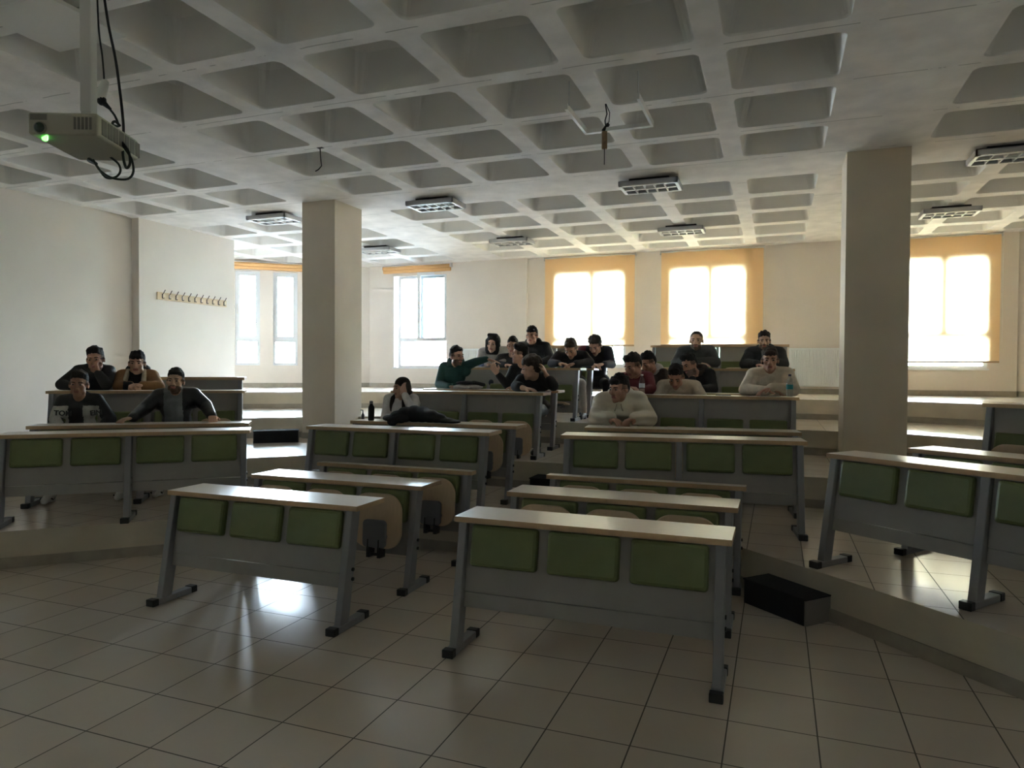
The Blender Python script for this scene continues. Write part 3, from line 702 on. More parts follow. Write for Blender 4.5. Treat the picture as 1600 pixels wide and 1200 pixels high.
def person(label, P, n, floor, head, sh, el, wr, tip, top, top_name='shirt', skin=0, hair='short', hair_m=None, zt=None, puff=0., legs=JEAN, shoe=None, beard=0,
           zones=None, tops=None, sleeve=1.0, hood=None, collar=None, feet=None, palm=((0, 0, -1), (0, 0, -1)), curl=(.35, .35), hipd=-.04, knee=((.44, -.10), (.44, .10)), group=None, lean=0, hs=1.0):
    n = V((n[0], n[1])).normalized(); P = V(P)
    nf = V((n.x, n.y, 0)); S = V((-n.y, n.x, 0)); UP = V((0, 0, 1))
    def pt(px, py, df):
        q = P+n*df; return onpl(px, py, (q.x, q.y), n)
    hx, hy, hp, hd, yaw, pit, rol = head
    HC = pt(hx, hy, hd); a = pt(hx, hy-hp/2, hd); b = pt(hx, hy+hp/2, hd); u = (a-b).length/.235*hs
    yw = math.radians(yaw); F = (nf*math.cos(yw)+S*math.sin(yw)); sd = UP.cross(F)*1.0
    sd = F.cross(UP)*-1; sd.normalize()          # person's image-right side when facing us
    pi_ = math.radians(pit); F2 = F*math.cos(pi_)-UP*math.sin(pi_); U2 = UP*math.cos(pi_)+F*math.sin(pi_)
    ro = math.radians(rol); U3 = U2*math.cos(ro)+sd*math.sin(ro); S3 = sd*math.cos(ro)-U2*math.sin(ro)
    HM = Matrix((S3, F2, U3)).transposed()
    def hl(x, y, z): return HC+(S3*x+F2*y+U3*z)*u
    SH = [pt(*p) for p in sh]; EL = [pt(*p) for p in el]; WR = [pt(*p) for p in wr]; TI = [pt(*p) for p in tip]
    if zt is not None:
        for L_, r_ in ((EL, .05+.02*puff), (WR, .034+.02*puff), (TI, .022)):
            for i in range(2):
                if L_ is EL and el[i][2] < .22: continue
                if L_[i].z < zt+r_*u: L_[i].z = zt+r_*u
    mid = (SH[0]+SH[1])/2; NB = mid+UP*.035*u
    axis = (SH[1]-SH[0]).normalized(); hw = (SH[1]-SH[0]).length/2
    hip = V((mid.x, mid.y, 0))+V((n.x, n.y, 0))*(hipd-(mid.xy-P).dot(n)); hip.z = floor+.52
    if lean: hip += S*lean
    spine = (mid-hip).normalized(); fw = axis.cross(spine).normalized()
    if fw.dot(nf) < 0: fw = -fw
    TM = Matrix((axis, fw, spine)).transposed(); L = (mid-hip).length
    NK = hl(0, -.02, -.075)
    def torso(mb, k, e):
        mb.blob(hip+spine*L*.74, (max(hw*.86, .12*u)*k+e, .112*u*k+e, L*.30), TM); mb.blob(hip+spine*L*.45, (max(hw*.74, .11*u)*k+e, .108*u*k+e, L*.34), TM)
        mb.blob(hip+spine*.04, (.165*u*k+e, .12*u*k+e, L*.26), TM)
        for s_ in SH:
            mb.cap(s_-UP*.0*u, NB-spine*.03*u, .052*u+e, .058*u+e)
        mb.cap(SH[0]-spine*.05*u, SH[1]-spine*.05*u, .062*u*k+e, .062*u*k+e)
    # --- the body: one continuous skin surface
    mb = MB(); torso(mb, .8, -.012)
    mb.cap(NB-spine*.04, NK, .056*u, .050*u); mb.cap(NK, hl(0, -.02, -.02), .05*u, .055*u)
    mb.blob(hl(0, -.014, .035), (.073*u, .090*u, .082*u), HM); mb.blob(hl(0, .016, -.030), (.058*u, .066*u, .078*u), HM)
    mb.blob(hl(0, .045, -.080), (.036*u, .038*u, .030*u), HM); mb.blob(hl(0, .066, -.097), (.021*u, .016*u, .015*u), HM)
    mb.cap(hl(-.033, .068, .027), hl(.033, .068, .027), .012*u, .012*u, 8); mb.cap(hl(0, .080, .018), hl(0, .100, -.026), .0085*u, .0135*u, 8)
    mb.blob(hl(-.013, .090, -.031), (.010*u,)*3); mb.blob(hl(.013, .090, -.031), (.010*u,)*3)
    mb.cap(hl(-.017, .078, -.058), hl(.017, .078, -.058), .0085*u, .0085*u, 8)
    for q in (-1, 1):
        mb.blob(hl(q*.040, .055, -.020), (.020*u, .020*u, .024*u), HM); mb.blob(hl(q*.076, -.012, -.006), (.009*u, .020*u, .031*u), HM); mb.blob(hl(q*.045, .012, -.065), (.018*u, .035*u, .026*u), HM)
    for i in range(2):
        mb.cap(SH[i], EL[i], .044*u, .036*u); mb.cap(EL[i], WR[i], .037*u, .024*u)
        hand(mb, WR[i], TI[i]-WR[i], palm[i], u*1.02, curl[i], thumb=(1 if i == 0 else -1))
    knees = []; 
    for i, (kd, ks) in enumerate(knee):
        hj = hip+S*(.085*(-1 if i == 0 else 1))*u; kn_ = hip+V((n.x, n.y, 0))*kd+S*ks*1.6; kn_.z = floor+.53; an = kn_+nf*(-.04)+S*(.02*(-1 if i == 0 else 1)); an.z = floor+.11
        if feet and feet[i]: an = onz(feet[i][0], feet[i][1], floor+.05)-nf*.10; an.z = floor+.11
        knees.append((hj, kn_, an)); mb.cap(hj, kn_, .07, .05); mb.cap(kn_, an, .046, .034); mb.cap(an-UP*.03, an+nf*.13-UP*.065, .034, .024)
    lips = []
    body = mb.build('person', [SKIN[skin], M_LIP, M_STUB], voxel=.0078*u, sm=1)
    me = body.data; inv = HM.transposed(); idx = [0]*len(me.polygons)
    for p_ in me.polygons:
        c = p_.center-HC
        if c.length > .16*u: continue
        c = inv @ c / u
        if hair in ('short', 'quiff', 'fringe') and abs(c.x) > .048 and .0 < c.z < .075 and c.y < .030: idx[p_.index] = 2; continue
        if abs(c.x) < .023 and -.071 < c.z < -.048 and c.y > .074: idx[p_.index] = 1
        elif beard and c.z < (-.035 if beard == 2 else -.045) and c.y > -.01 and c.z > -.125 and not (abs(c.x) < .02 and c.z > -.045): idx[p_.index] = 2
        elif beard and abs(c.x) < .028 and -.049 < c.z < -.040 and c.y > .07: idx[p_.index] = 2
    me.polygons.foreach_set('material_index', idx)
    tag(body, label, 'person', group)
    # --- eyes
    for q in (-1, 1):
        e = MB(); e.blob(hl(q*.030, .0735, .004), (.0120*u, .0095*u, .0062*u), HM, 10, 7); e.blob(hl(q*.030, .0800, .004), (.0062*u, .0052*u, .0066*u), HM, 8, 6, mi=1)
        e.build('eye', [M_EYEW, M_IRIS], body, smooth=True)
    e = MB()
    for q in (-1, 1): e.cap(hl(q*.016, .0845, .024), hl(q*.046, .0745, .026), .0042*u, .003*u, 6)
    e.build('eyebrows', M_HAIR, body, smooth=True)
    # --- hair
    hm_ = hair_m or M_HAIR; h_ = MB(); rnd = random.Random(hash(label) % 1000 if False else len(label))
    if hair == 'buzz':
        h_.blob(hl(0, -.020, .045), (.0765*u, .090*u, .080*u), HM)
    elif hair in ('short', 'quiff', 'fringe', 'curly'):
        h_.blob(hl(0, -.020, .058), (.077*u, .090*u, .074*u), HM); h_.blob(hl(0, -.050, .020), (.072*u, .062*u, .082*u), HM)
        fr_ = {'short': (.046, .080, .029), 'quiff': (.055, .102, .034), 'fringe': (.066, .068, .030), 'curly': (.060, .086, .038)}[hair]
        h_.blob(hl(0, fr_[0]-.006, fr_[1]), (.058*u, .030*u, fr_[2]*u), HM)
        m_ = 26 if hair != 'curly' else 130
        for k in range(m_):
            an = rnd.uniform(0, 2*math.pi); el_ = rnd.uniform(.25 if hair != 'curly' else -.1, 1.45)
            v = V((math.cos(an)*math.cos(el_)*.072, math.sin(an)*math.cos(el_)*.086-.018, math.sin(el_)*.078+.050))
            if hair == 'curly' or v.y < .05 or v.z > .09:
                r = rnd.uniform(.012, .02) if hair != 'curly' else rnd.uniform(.018, .032); h_.blob(hl(*v), (r*u,)*3, seg=8, rings=6)
    elif hair == 'long':
        h_.blob(hl(0, -.022, .052), (.084*u, .096*u, .082*u), HM); h_.blob(hl(0, -.055, .0), (.080*u, .065*u, .10*u), HM)
        for q in (-1, 1):
            a = hl(q*.075, -.005, .03); b = hl(q*.085, .0, -.06); c = NB+axis*q*.075*u+fw*.05*u-UP*.02*u; dn = NB+axis*q*.085*u+fw*.10*u-UP*.17*u
            h_.cap(a, b, .028*u, .034*u); h_.cap(b, c, .034*u, .034*u); h_.cap(c, dn, .034*u, .022*u)
        h_.cap(hl(0, -.07, -.04), NB-fw*.09*u-UP*.12*u, .065*u, .05*u)
    if hair != 'none':
        # cut the front free of hair: keep it as its own thing behind the hairline
        hb = h_.build('hair', hm_, body, voxel=.0085*u, sm=1)
        me = hb.data; bm = bmesh.new(); bm.from_mesh(me)
        if hair != 'long':
            dl = []
            for v_ in bm.verts:
                c = inv @ (v_.co-HC) / u
                hl_ = (.056 if hair not in ('fringe', 'curly') else .040)+.006*math.sin(c.x*170+len(label))+.004*math.sin(c.x*410)
                ax = abs(c.x); th = -.012+(c.y+.012)*1.0
                if c.y > -.012 and c.z < min(hl_, th if ax > .035 else hl_) and (ax > .035 or c.y > .02): dl.append(v_)
                elif c.y > -.035 and c.z < -.014 and ax > .03: dl.append(v_)
                elif c.z < -.055: dl.append(v_)
            bmesh.ops.delete(bm, geom=dl, context='VERTS')
        bm.to_mesh(me); bm.free()
    # --- clothes
    e = .016*u+.022*puff; g = MB(); torso(g, 1.0, e)
    for i in range(2):
        m1 = .050*u+e*.9; m2 = .042*u+e*.8; m3 = .030*u+e*.7
        g.cap(SH[i], EL[i], m1, m2)
        end = EL[i]+(WR[i]-EL[i])*sleeve
        if sleeve > .05: g.cap(EL[i], end, m2, m3 if sleeve > .8 else m2)
        if puff and sleeve > .8: g.cap(end-(WR[i]-EL[i]).normalized()*.02, end, .040*u, .038*u)
    if collar: 
        for k in range(14):
            an = 2*math.pi*k/14; c = NB+(axis*math.cos(an)*.062+fw*(math.sin(an)*.058+.012))*u+UP*(.030-.022*math.sin(an))*u
            g.blob(c, (collar*u,)*3, seg=8, rings=6)
    gm = [top]+(tops or [])
    gb = g.build(top_name, gm, body, voxel=.011*u, sm=2)
    if zones:
        me = gb.data; TI_ = TM.transposed(); idx = [0]*len(me.polygons)
        for p_ in me.polygons:
            c = TI_ @ (p_.center-hip); nn = TI_ @ p_.normal
            idx[p_.index] = zones(c.x/u, c.y/u, c.z/L, nn, p_.center)
        me.polygons.foreach_set('material_index', idx)
    if hood:   # hood lying round the neck, or drawn over the head
        hmat, up_ = hood; k_ = MB()
        if up_:
            k_.blob(hl(0, -.035, .045), (.098*u, .105*u, .105*u), HM); k_.blob(hl(0, -.05, -.03), (.095*u, .085*u, .11*u), HM)
            for q in (-1, 1): k_.cap(hl(q*.078, .015, .05), hl(q*.072, .02, -.08), .026*u, .03*u)
            k_.cap(hl(-.05, .02, .125), hl(.05, .02, .125), .028*u, .028*u); k_.cap(hl(-.06, .02, -.11), hl(.06, .02, -.11), .03*u, .03*u)
        else:
            for k in range(16):
                an = 2*math.pi*k/16; c = NB+(axis*math.cos(an)*.082+fw*(math.sin(an)*.075-.012))*u+UP*(.020-.030*math.sin(an))*u
                k_.blob(c, ((.034 if math.sin(an) > 0 else .046)*u,)*3, seg=8, rings=6)
        k_.build('hood', hmat, body, voxel=.009*u, sm=2)
    # --- trousers and shoes
    t_ = MB()
    for hj, kn_, an in knees: t_.cap(hj, kn_, .092, .066); t_.cap(kn_, an, .064, .048)
    t_.blob(hip-UP*.01, (.17*u, .12*u, .10), TM)
    t_.build('trousers', legs, body, voxel=.016, sm=2)
    for hj, kn_, an in knees:
        s_ = MB(); s_.cap(an-UP*.045, an+nf*.15-UP*.07, .048, .034); s_.box(tuple(an+V((-.04, -.04, -.105))), tuple(an+V((.04, .04, -.06))))
        so = s_.build('shoe', shoe or SHOEB, body, voxel=.012, sm=1)
        if shoe is SHOEW:
            k_ = MB()
            for q in (-1, 1):
                w0 = an+S*(.047*q)-UP*.055; k_.tube([w0+nf*.10+UP*.0, w0+nf*.06-UP*.018, w0+nf*.02-UP*.012, w0-nf*.05+UP*.012], .007, 6, r2=.002)
            k_.build('shoe_mark', M_BLACK, so, smooth=True)
    return dict(pt=pt, u=u, body=body, TM=TM, hip=hip, L=L, HC=HC, SH=SH, EL=EL, WR=WR, NB=NB, fw=fw, axis=axis)

YN = (0, -1)
def yp(Y): return (0, Y)
Z1, Z2, Z3, Z4 = R_, 2*R_, 3*R_, 4*R_
TT = .758
def offp(P, ang, d):
    a = math.radians(ang); return (P[0]-math.sin(a)*d, P[1]+math.cos(a)*d), (math.sin(a), -math.cos(a))
PL3, NL3 = offp((-4.449, 3.269), 37.4, .66); PL2, NL2 = offp((-3.465, 2.373), 36.5, .68)
pa = person('person in a black jacket leaning on one elbow, hand over the mouth', PL3, NL3, Z1*1, (149, 562, 37, .12, 0, 4, -4), [(124, 580, 0), (170, 580, 0)], [(96, 602, .22), (166, 606, .30)], [(112, 607, .36), (154, 584, .26)], [(125, 608, .40), (148, 572, .25)],
   BLK, 'jacket', 0, 'quiff', zt=Z2+TT, palm=((0, 0, -1), (0, 1, 0)), curl=(.4, 1.0), collar=.016)
pb = person('person in a brown jacket with a cream collar, hands clasped on the desk', PL3, NL3, Z1, (214, 568, 36, .10, 2, 2, 0), [(192, 588, 0), (237, 588, 0)], [(186, 604, .20), (248, 604, .20)], [(203, 604, .34), (223, 604, .34)], [(214, 603, .40), (212, 601, .40)],
   BROWN, 'jacket', 2, 'fringe', zt=Z2+TT, curl=(.8, .8), collar=.014, puff=.4, hood=(BLK, False), tops=[BLK2], zones=lambda x, y, z, nn, c: 1 if abs(x) < .07 and nn.y > .3 else 0)
WH = cloth('white_panel_fabric', (.50, .49, .45))
pc_ = person('smiling person in a black jacket with white lettered panels, left desk', PL2, NL2, Z1, (123, 601, 40, .12, 4, 2, 3), [(100, 628, 0), (150, 626, 0)], [(86, 656, .12), (172, 654, .12)], [(96, 668, .26), (160, 668, .26)], [(108, 670, .36), (150, 670, .36)],
   BLK, 'jacket', 1, 'quiff', zt=None, puff=.2, tops=[WH, BLK2], legs=BLK, shoe=SHOEW, feet=[(72, 780), (186, 774)],
   zones=lambda x, y, z, nn, c: 0 if nn.y < .0 else (2 if abs(x) < .062 else (1 if c.z < 1.215 and abs(x) < .20 else 0)), collar=.016)
pd_ = person('person in a black leather jacket over a grey roll-neck, both arms spread on the desk', PL2, NL2, Z1, (274, 596, 38, .10, -4, -2, 2), [(249, 619, 0), (302, 617, 0)], [(224, 640, .14), (322, 634, .10)], [(208, 653, .36), (331, 650, .32)], [(190, 656, .44), (333, 657, .46)],
   LEATHER, 'jacket', 2, 'short', zt=Z1+TT, puff=.5, beard=1, tops=[GREYK], zones=lambda x, y, z, nn, c: 1 if abs(x) < .085 and nn.y > .1 else 0, shoe=SHOEW, feet=[(244, 770), (300, 762)])
c_ = MB(); c_.cap(pd_['NB']-V((0, 0, .02)), pd_['NB']+V((0, 0, .05)), .066, .060); c_.build('roll_neck', GREYK, pd_['body'], voxel=.012, sm=1)
pe = person('woman in a white top with long dark hair, one hand over her face', yp(4.97), YN, Z1, (627, 607, 34, .08, -32, 2, -4), [(608, 624, 0), (646, 624, 0)], [(602, 654, .16), (645, 644, .26)], [(621, 655, .34), (633, 618, .24)], [(634, 656, .36), (628, 602, .20)],
   WTOP, 'top', 2, 'long', hair_m=M_HAIRB, zt=Z1+TT, palm=((0, 0, -1), (0, 1, 0)), curl=(.3, .3), hs=.95)
pf = person('person in a dark green hoodie with a beard, arm stretched out to the right', yp(6.93), YN, Z2, (714, 557, 30, .10, 62, 2, 0), [(694, 573, .0), (726, 573, .02)], [(686, 600, .14), (742, 566, .0)], [(703, 604, .34), (760, 561, -.05)], [(719, 605, .36), (785, 566, -.12)],
   GREEN, 'hoodie', 0, 'short', zt=None, beard=2, hood=(GREEN, False), palm=((0, 0, -1), (0, 0, -1)), curl=(.25, .15), sleeve=.95)
pg = person('person in a light grey coat with a black hood up', yp(8.1), YN, Z3, (770, 538, 27, .10, 4, 6, 4), [(755, 552, 0), (791, 550, 0)], [(750, 568, .18), (792, 566, .14)], [(762, 569, .30), (782, 569, .30)], [(772, 570, .36), (774, 570, .36)],
   LCOAT, 'coat', 2, 'short', hood=(BLK, True), zt=Z3+TT, puff=.8)
ph = person('person in a black jumper between the hooded and the tall one', yp(7.95), YN, Z3, (801, 541, 27, .10, 8, 6, 0), [(783, 560, 0), (816, 560, 0)], [(776, 569, .16), (822, 568, .16)], [(790, 570, .3), (812, 570, .3)], [(800, 571, .36), (804, 571, .36)],
   BLK2, 'jumper', 0, 'short', zt=Z3+TT)
pi2 = person('tallest seated person of the group, in a black hoodie near the left blind', yp(8.95), YN, Z3, (831, 525, 28, .10, 0, 2, 0), [(812, 542, 0), (852, 542, 0)], [(806, 563, .12), (862, 561, .12)], [(822, 566, .3), (846, 566, .3)], [(838, 567, .36), (832, 567, .36)],
   BLK, 'hoodie', 0, 'fringe', hood=(BLK, False), zt=Z3+TT, puff=.3)
pj = person('person in black seen in profile, pointing a hand to the left', yp(6.93), YN, Z2, (812, 554, 31, .10, -72, -2, 0), [(803, 578, .04), (832, 576, -.02)], [(792, 601, .14), (826, 603, .2)], [(777, 584, .26), (808, 606, .34)], [(769, 572, .30), (795, 606, .36)],
   BLK, 'jumper', 2, 'quiff', zt=Z2+TT, palm=((0, 1, 0), (0, 0, -1)), curl=(.7, .3), sleeve=.85)
pk = person('person with thick curly dark hair, one hand in the hair, facing left', yp(6.1), YN, Z2, (830, 576, 36, .10, -78, 8, 0), [(815, 594, .04), (850, 592, 0)], [(806, 607, .22), (865, 603, .12)], [(820, 608, .36), (853, 585, .12)], [(832, 609, .38), (847, 569, .09)],
   BLK, 'jumper', 2, 'curly', hair_m=M_HAIRB, zt=Z2+TT, palm=((0, 0, -1), (-1, 0, 0)), curl=(.3, .4), sleeve=.45, legs=BLK)
pl_ = person('person in black with bowed head and joined hands, reading on the middle desk', yp(8.1), YN, Z3, (892, 545, 30, .20, -4, 38, 0), [(873, 556, .05), (912, 556, .05)], [(862, 568, .2), (922, 566, .1)], [(873, 568, .42), (900, 568, .42)], [(886, 569, .46), (887, 570, .46)],
   BLK, 'jumper', 0, 'short', hair_m=M_HAIRB, zt=Z3+TT, legs=LTROU, knee=((.44, -.10), (.40, .16)))
pm = person('person in a dark navy jumper with bowed head, writing beside the strip of bare window', yp(8.95), YN, Z3, (930, 540, 30, .18, -8, 34, 0), [(911, 548, .04), (950, 549, .04)], [(902, 566, .15), (956, 569, .12)], [(922, 569, .40), (945, 569, .40)], [(934, 570, .46), (930, 570, .46)],
   NAVY, 'jumper', 2, 'short', hair_m=M_HAIRB, zt=Z3+TT, legs=BLK, tops=[MAROON, BLK], zones=lambda x, y, z, nn, c: 1 if x < -.12 and z > .72 else (2 if abs(x) < .11 else 0), knee=((.40, -.06), (.42, .16)))
PR2, NR2 = offp((1.47, 4.46), 7.5, .68); PR3, NR3 = offp((1.52, 5.43), 1.5, .66)
pn_ = person('person in a thick cream puffer jacket with cap-like dark fringe, head turned left', PR2, NR2, Z1, (967, 608, 43, .10, -34, 6, 0), [(942, 628, 0), (996, 626, 0)], [(932, 654, .14), (1014, 654, .14)], [(953, 659, .34), (993, 659, .34)], [(969, 660, .42), (976, 659, .42)],
   PUFF, 'puffer_jacket', 0, 'fringe', zt=Z1+TT, puff=1.3, hood=(PUFF, False), curl=(.8, .8))
po = person('person in a maroon top looking down to the left, beside the left water bottle', PR3, NR3, Z2, (989, 572, 37, .12, -34, 22, -4), [(972, 592, 0), (1012, 590, 0)], [(962, 605, .18), (1018, 609, .15)], [(980, 607, .34), (1004, 613, .34)], [(992, 606, .40), (992, 613, .42)],
   MAROON, 'top', 1, 'quiff', zt=Z2+TT, curl=(.6, .6))
pp = person('person in a dark brown coat with a pale hood, leaning left behind the maroon one', yp(6.9), YN, Z2, (1013, 567, 32, .14, -38, 24, -6), [(1004, 586, 0), (1036, 584, 0)], [(998, 604, .2), (1040, 604, .15)], [(1012, 606, .34), (1030, 608, .34)], [(1020, 607, .4), (1020, 609, .4)],
   DBROWN, 'coat', 1, 'short', hood=(LCOAT, False), zt=Z2+TT)
pq = person('person in a beige short-sleeved shirt with head bowed, in front of the black-clad leaner', PR3, NR3, Z2, (1056, 589, 37, .18, -4, 34, 0), [(1036, 603, .05), (1086, 604, .05)], [(1026, 622, .18), (1098, 622, .18)], [(1042, 622, .34), (1080, 622, .34)], [(1055, 622, .42), (1066, 622, .42)],
   BEIGE, 'shirt', 1, 'quiff', zt=None, sleeve=0.05, curl=(.5, .5))
pr2 = person('person in a black coat leaning left, chin resting on a hand', yp(6.9), YN, Z2, (1077, 570, 33, .16, -36, 20, -8), [(1072, 589, 0), (1108, 585, -.02)], [(1078, 609, .26), (1114, 608, .12)], [(1082, 592, .26), (1098, 611, .32)], [(1078, 582, .24), (1084, 612, .38)],
   BLK, 'coat', 1, 'quiff', zt=Z2+TT, beard=1, palm=((0, 1, 0), (0, 0, -1)), curl=(.7, .4), puff=.3, hood=(DBROWN, False), sleeve=.9)
ps_ = person('broad person in a grey fleece, arms folded, hair cropped, under the middle blind', yp(8.1), YN, Z3, (1088, 533, 31, .08, 0, 0, 0), [(1066, 551, 0), (1109, 549, 0)], [(1056, 567, .16), (1118, 566, .16)], [(1086, 569, .34), (1090, 565, .36)], [(1102, 567, .34), (1074, 569, .38)],
   GREYJ, 'fleece', 2, 'buzz', hair_m=M_BUZZ, zt=Z3+TT, puff=.6, beard=1, collar=.018)
pt_ = person('person in a black padded coat with raised collar, in front of the right radiator', yp(8.1), YN, Z3, (1194, 533, 29, .08, 3, 4, 0), [(1174, 552, 0), (1217, 552, 0)], [(1164, 569, .12), (1224, 569, .12)], [(1182, 571, .3), (1208, 571, .3)], [(1194, 572, .38), (1196, 572, .38)],
   BLK, 'coat', 2, 'short', hair_m=M_HAIRB, zt=Z3+TT, puff=1.1, hood=(BLK, False), beard=1)
pu = person('person in a cream overshirt with folded arms beside the right water bottle', PR3, NR3, Z2, (1203, 563, 38, .10, 0, 3, 0), [(1178, 586, 0), (1229, 585, 0)], [(1164, 609, .16), (1240, 609, .16)], [(1196, 612, .36), (1206, 606, .38)], [(1214, 611, .36), (1188, 611, .40)],
   CREAMS, 'overshirt', 0, 'fringe', hair_m=M_HAIRB, zt=Z2+TT, puff=.5, collar=.015)

c_ = MB(); u_ = pn_['u']
for k in range(12):
    an = 2*math.pi*k/12; c_.blob(pn_['NB']+(pn_['axis']*math.cos(an)*.058+pn_['fw']*(math.sin(an)*.056+.010))*u_+V((0, 0, (.058-.030*math.sin(an))*u_)), (.020*u_,)*3, seg=8, rings=6)
c_.build('inner_collar', ORANGE, pn_['body'], voxel=.009, sm=1)
for q in (-1, 1):
    c_ = MB(); a0 = pn_['NB']+(pn_['axis']*q*.018+pn_['fw']*.135)*u_+V((0, 0, -.04*u_)); c_.tube([a0, a0+V((.01*q, 0, -.05)), a0+V((.022*q, 0, -.075))], .006, 6); c_.build('drawcord', CREAMC, pn_['body'], smooth=True)
for q in (-1, 1):
    c_ = MB(); A_ = pb['NB']+(pb['axis']*q*.075+pb['fw']*.04)*pb['u']+V((0, 0, .03)); B_ = pb['NB']+(pb['axis']*q*.085+pb['fw']*.135)*pb['u']+V((0, 0, -.085)); c_.cap(A_, B_, .026, .030); c_.build('collar', CREAMC, pb['body'], voxel=.008, sm=2)
# lettering on the jacket panels
def lettering(txt, px, py, df, spec, size, rot=0):
    cu = bpy.data.curves.new('lettering', 'FONT'); cu.body = txt; cu.size = size; cu.extrude = .003; cu.align_x = 'CENTER'; cu.align_y = 'CENTER'; cu.offset = .002
    o = bpy.data.objects.new('tmp', cu); COL.objects.link(o)
    dg = bpy.context.evaluated_depsgraph_get(); me = bpy.data.meshes.new_from_object(o.evaluated_get(dg)); bpy.data.objects.remove(o)
    me.materials.clear(); me.materials.append(M_BLACK)
    l = bpy.data.objects.new('lettering', me); COL.objects.link(l); l.parent = spec['body']
    z = V((NL2[0], NL2[1], 0)); x = UPV.cross(z); y = UPV; m = Matrix((x, y, z)).transposed().to_4x4() @ Matrix.Rotation(math.radians(rot), 4, 'Z'); m.translation = spec['pt'](px, py, df); l.matrix_world = m
UPV = V((0, 0, 1))
lettering('TOM', 98, 646.0, .215, pc_, .072, -4); lettering('EIN', 150, 645.0, .215, pc_, .072, 6)

# ================================================================== THINGS ON THE DESKS
def at_top(px, py, z): return onz(px, py, z)
# black flask
q = at_top(580, 657, Z1+TT); t = empty('flask', (q.x, q.y, Z1+TT)); tag(t, 'black metal flask standing on the desk at the woman\'s left', 'flask')
b = MB(); b.lathe([(.030, 0), (.034, .008), (.034, .13), (.030, .155), (.018, .175), (.018, .182)], seg=20); b.build('flask_body', M_BLACK, t, smooth=True)
b = MB(); b.lathe([(.020, .182), (.021, .20), (.017, .214)], seg=16); b.build('flask_cap', M_GPLAST, t, smooth=True)
def pet(q, z, label, h_, labcol, cap):
    t = empty('water_bottle', (q.x, q.y, z)); tag(t, label, 'bottle', 'clear water bottles on the right desks')
    s = h_/.22; b = MB(); b.lathe([(.026*s, 0), (.031*s, .006*s), (.031*s, .06*s), (.029*s, .065*s), (.031*s, .07*s), (.031*s, .135*s), (.024*s, .17*s), (.012*s, .19*s), (.012*s, .202*s)], seg=20); b.build('bottle_body', M_PET, t, smooth=True)
    b = MB(); b.lathe([(.0320*s, .072*s), (.0322*s, .074*s), (.0322*s, .115*s), (.0320*s, .117*s)], seg=20); b.build('bottle_label', labcol, t, smooth=True)
    b = MB(); b.lathe([(.0145*s, .200*s), (.0145*s, .218*s)], seg=14); b.build('bottle_cap', cap, t, smooth=True)
M_LABW = mat('pale_label', (.55, .6, .65), .4); M_LABT = mat('teal_label', (.03, .35, .36), .4); M_CAPB = mat('dark_cap', (.05, .06, .12), .4)
pet(V((2.03 if False else ony(1003, 600, 5.58).x, 5.58)), Z2+TT, 'clear water bottle with pale label, left one on the desk', .225, M_LABW, M_WHITE)
pet(V((ony(1234, 600, 5.62).x, 5.62)), Z2+TT, 'clear water bottle with teal label and dark cap at the desk end', .235, M_LABT, M_CAPB)
# black coat heap
q0 = at_top(645, 662, Z1+TT+.0); ct = MB(); cz = Z1+TT
def cp(px, py, Y): return ony(px, py, Y)
prof = [(612, 659, .030), (622, 652, .06), (634, 647, .085), (648, 645, .095), (660, 646, .09), (672, 650, .075), (684, 655, .052), (696, 659, .026), (706, 661, .014)]
for i, (px, py, r) in enumerate(prof):
    for dy in (-.07, .05):
        p_ = ony(px+random.uniform(-1, 1), py, 4.48+dy); p_.z = cz+r*.85; ct.blob(p_, (.10, .085, r*.9+.004), seg=12)
for k in range(16):
    i = random.randrange(1, 7); px, py, r = prof[i]; a_ = ony(px, py, 4.40+random.uniform(0, .12)); a_.z = cz+r*1.3; b_ = a_+V((random.uniform(-.12, .12), random.uniform(-.06, .06), -r*.6)); ct.cap(a_, b_, .02, .012, 8)
p_ = ony(612, 662, 4.33); ct.blob(V((p_.x+.02, 4.315, cz-.0)), (.07, .03, .05)); ct.blob(V((p_.x+.12, 4.33, cz+.03)), (.09, .05, .05))
o = ct.build('folded_coat', BLK, voxel=.011, sm=2); tag(o, 'black coat heaped on the desk before the woman in white', 'coat')
# cap and scarf by the pointing student
q = at_top(770, 605, Z2+TT)
b = MB(); b.blob((q.x-.02, 6.5, Z2+TT+.03), (.13, .09, .035)); b.blob((q.x+.14, 6.52, Z2+TT+.03), (.14, .10, .035)); b.cap((q.x-.12, 6.44, Z2+TT+.018), (q.x+.1, 6.42, Z2+TT+.018), .018, .018)
tag(b.build('scarf', LTROU, voxel=.01, sm=2), 'pale folded scarf lying on the desk before the pointing student', 'scarf')
b = MB(); b.blob((q.x+.04, 6.5, Z2+TT+.082), (.16, .09, .028)); b.cap((q.x+.15, 6.5, Z2+TT+.08), (q.x+.30, 6.5, Z2+TT+.06), .035, .025)
tag(b.build('beanie', BLK, voxel=.01, sm=2), 'black knitted hat lying on the pale scarf', 'hat')
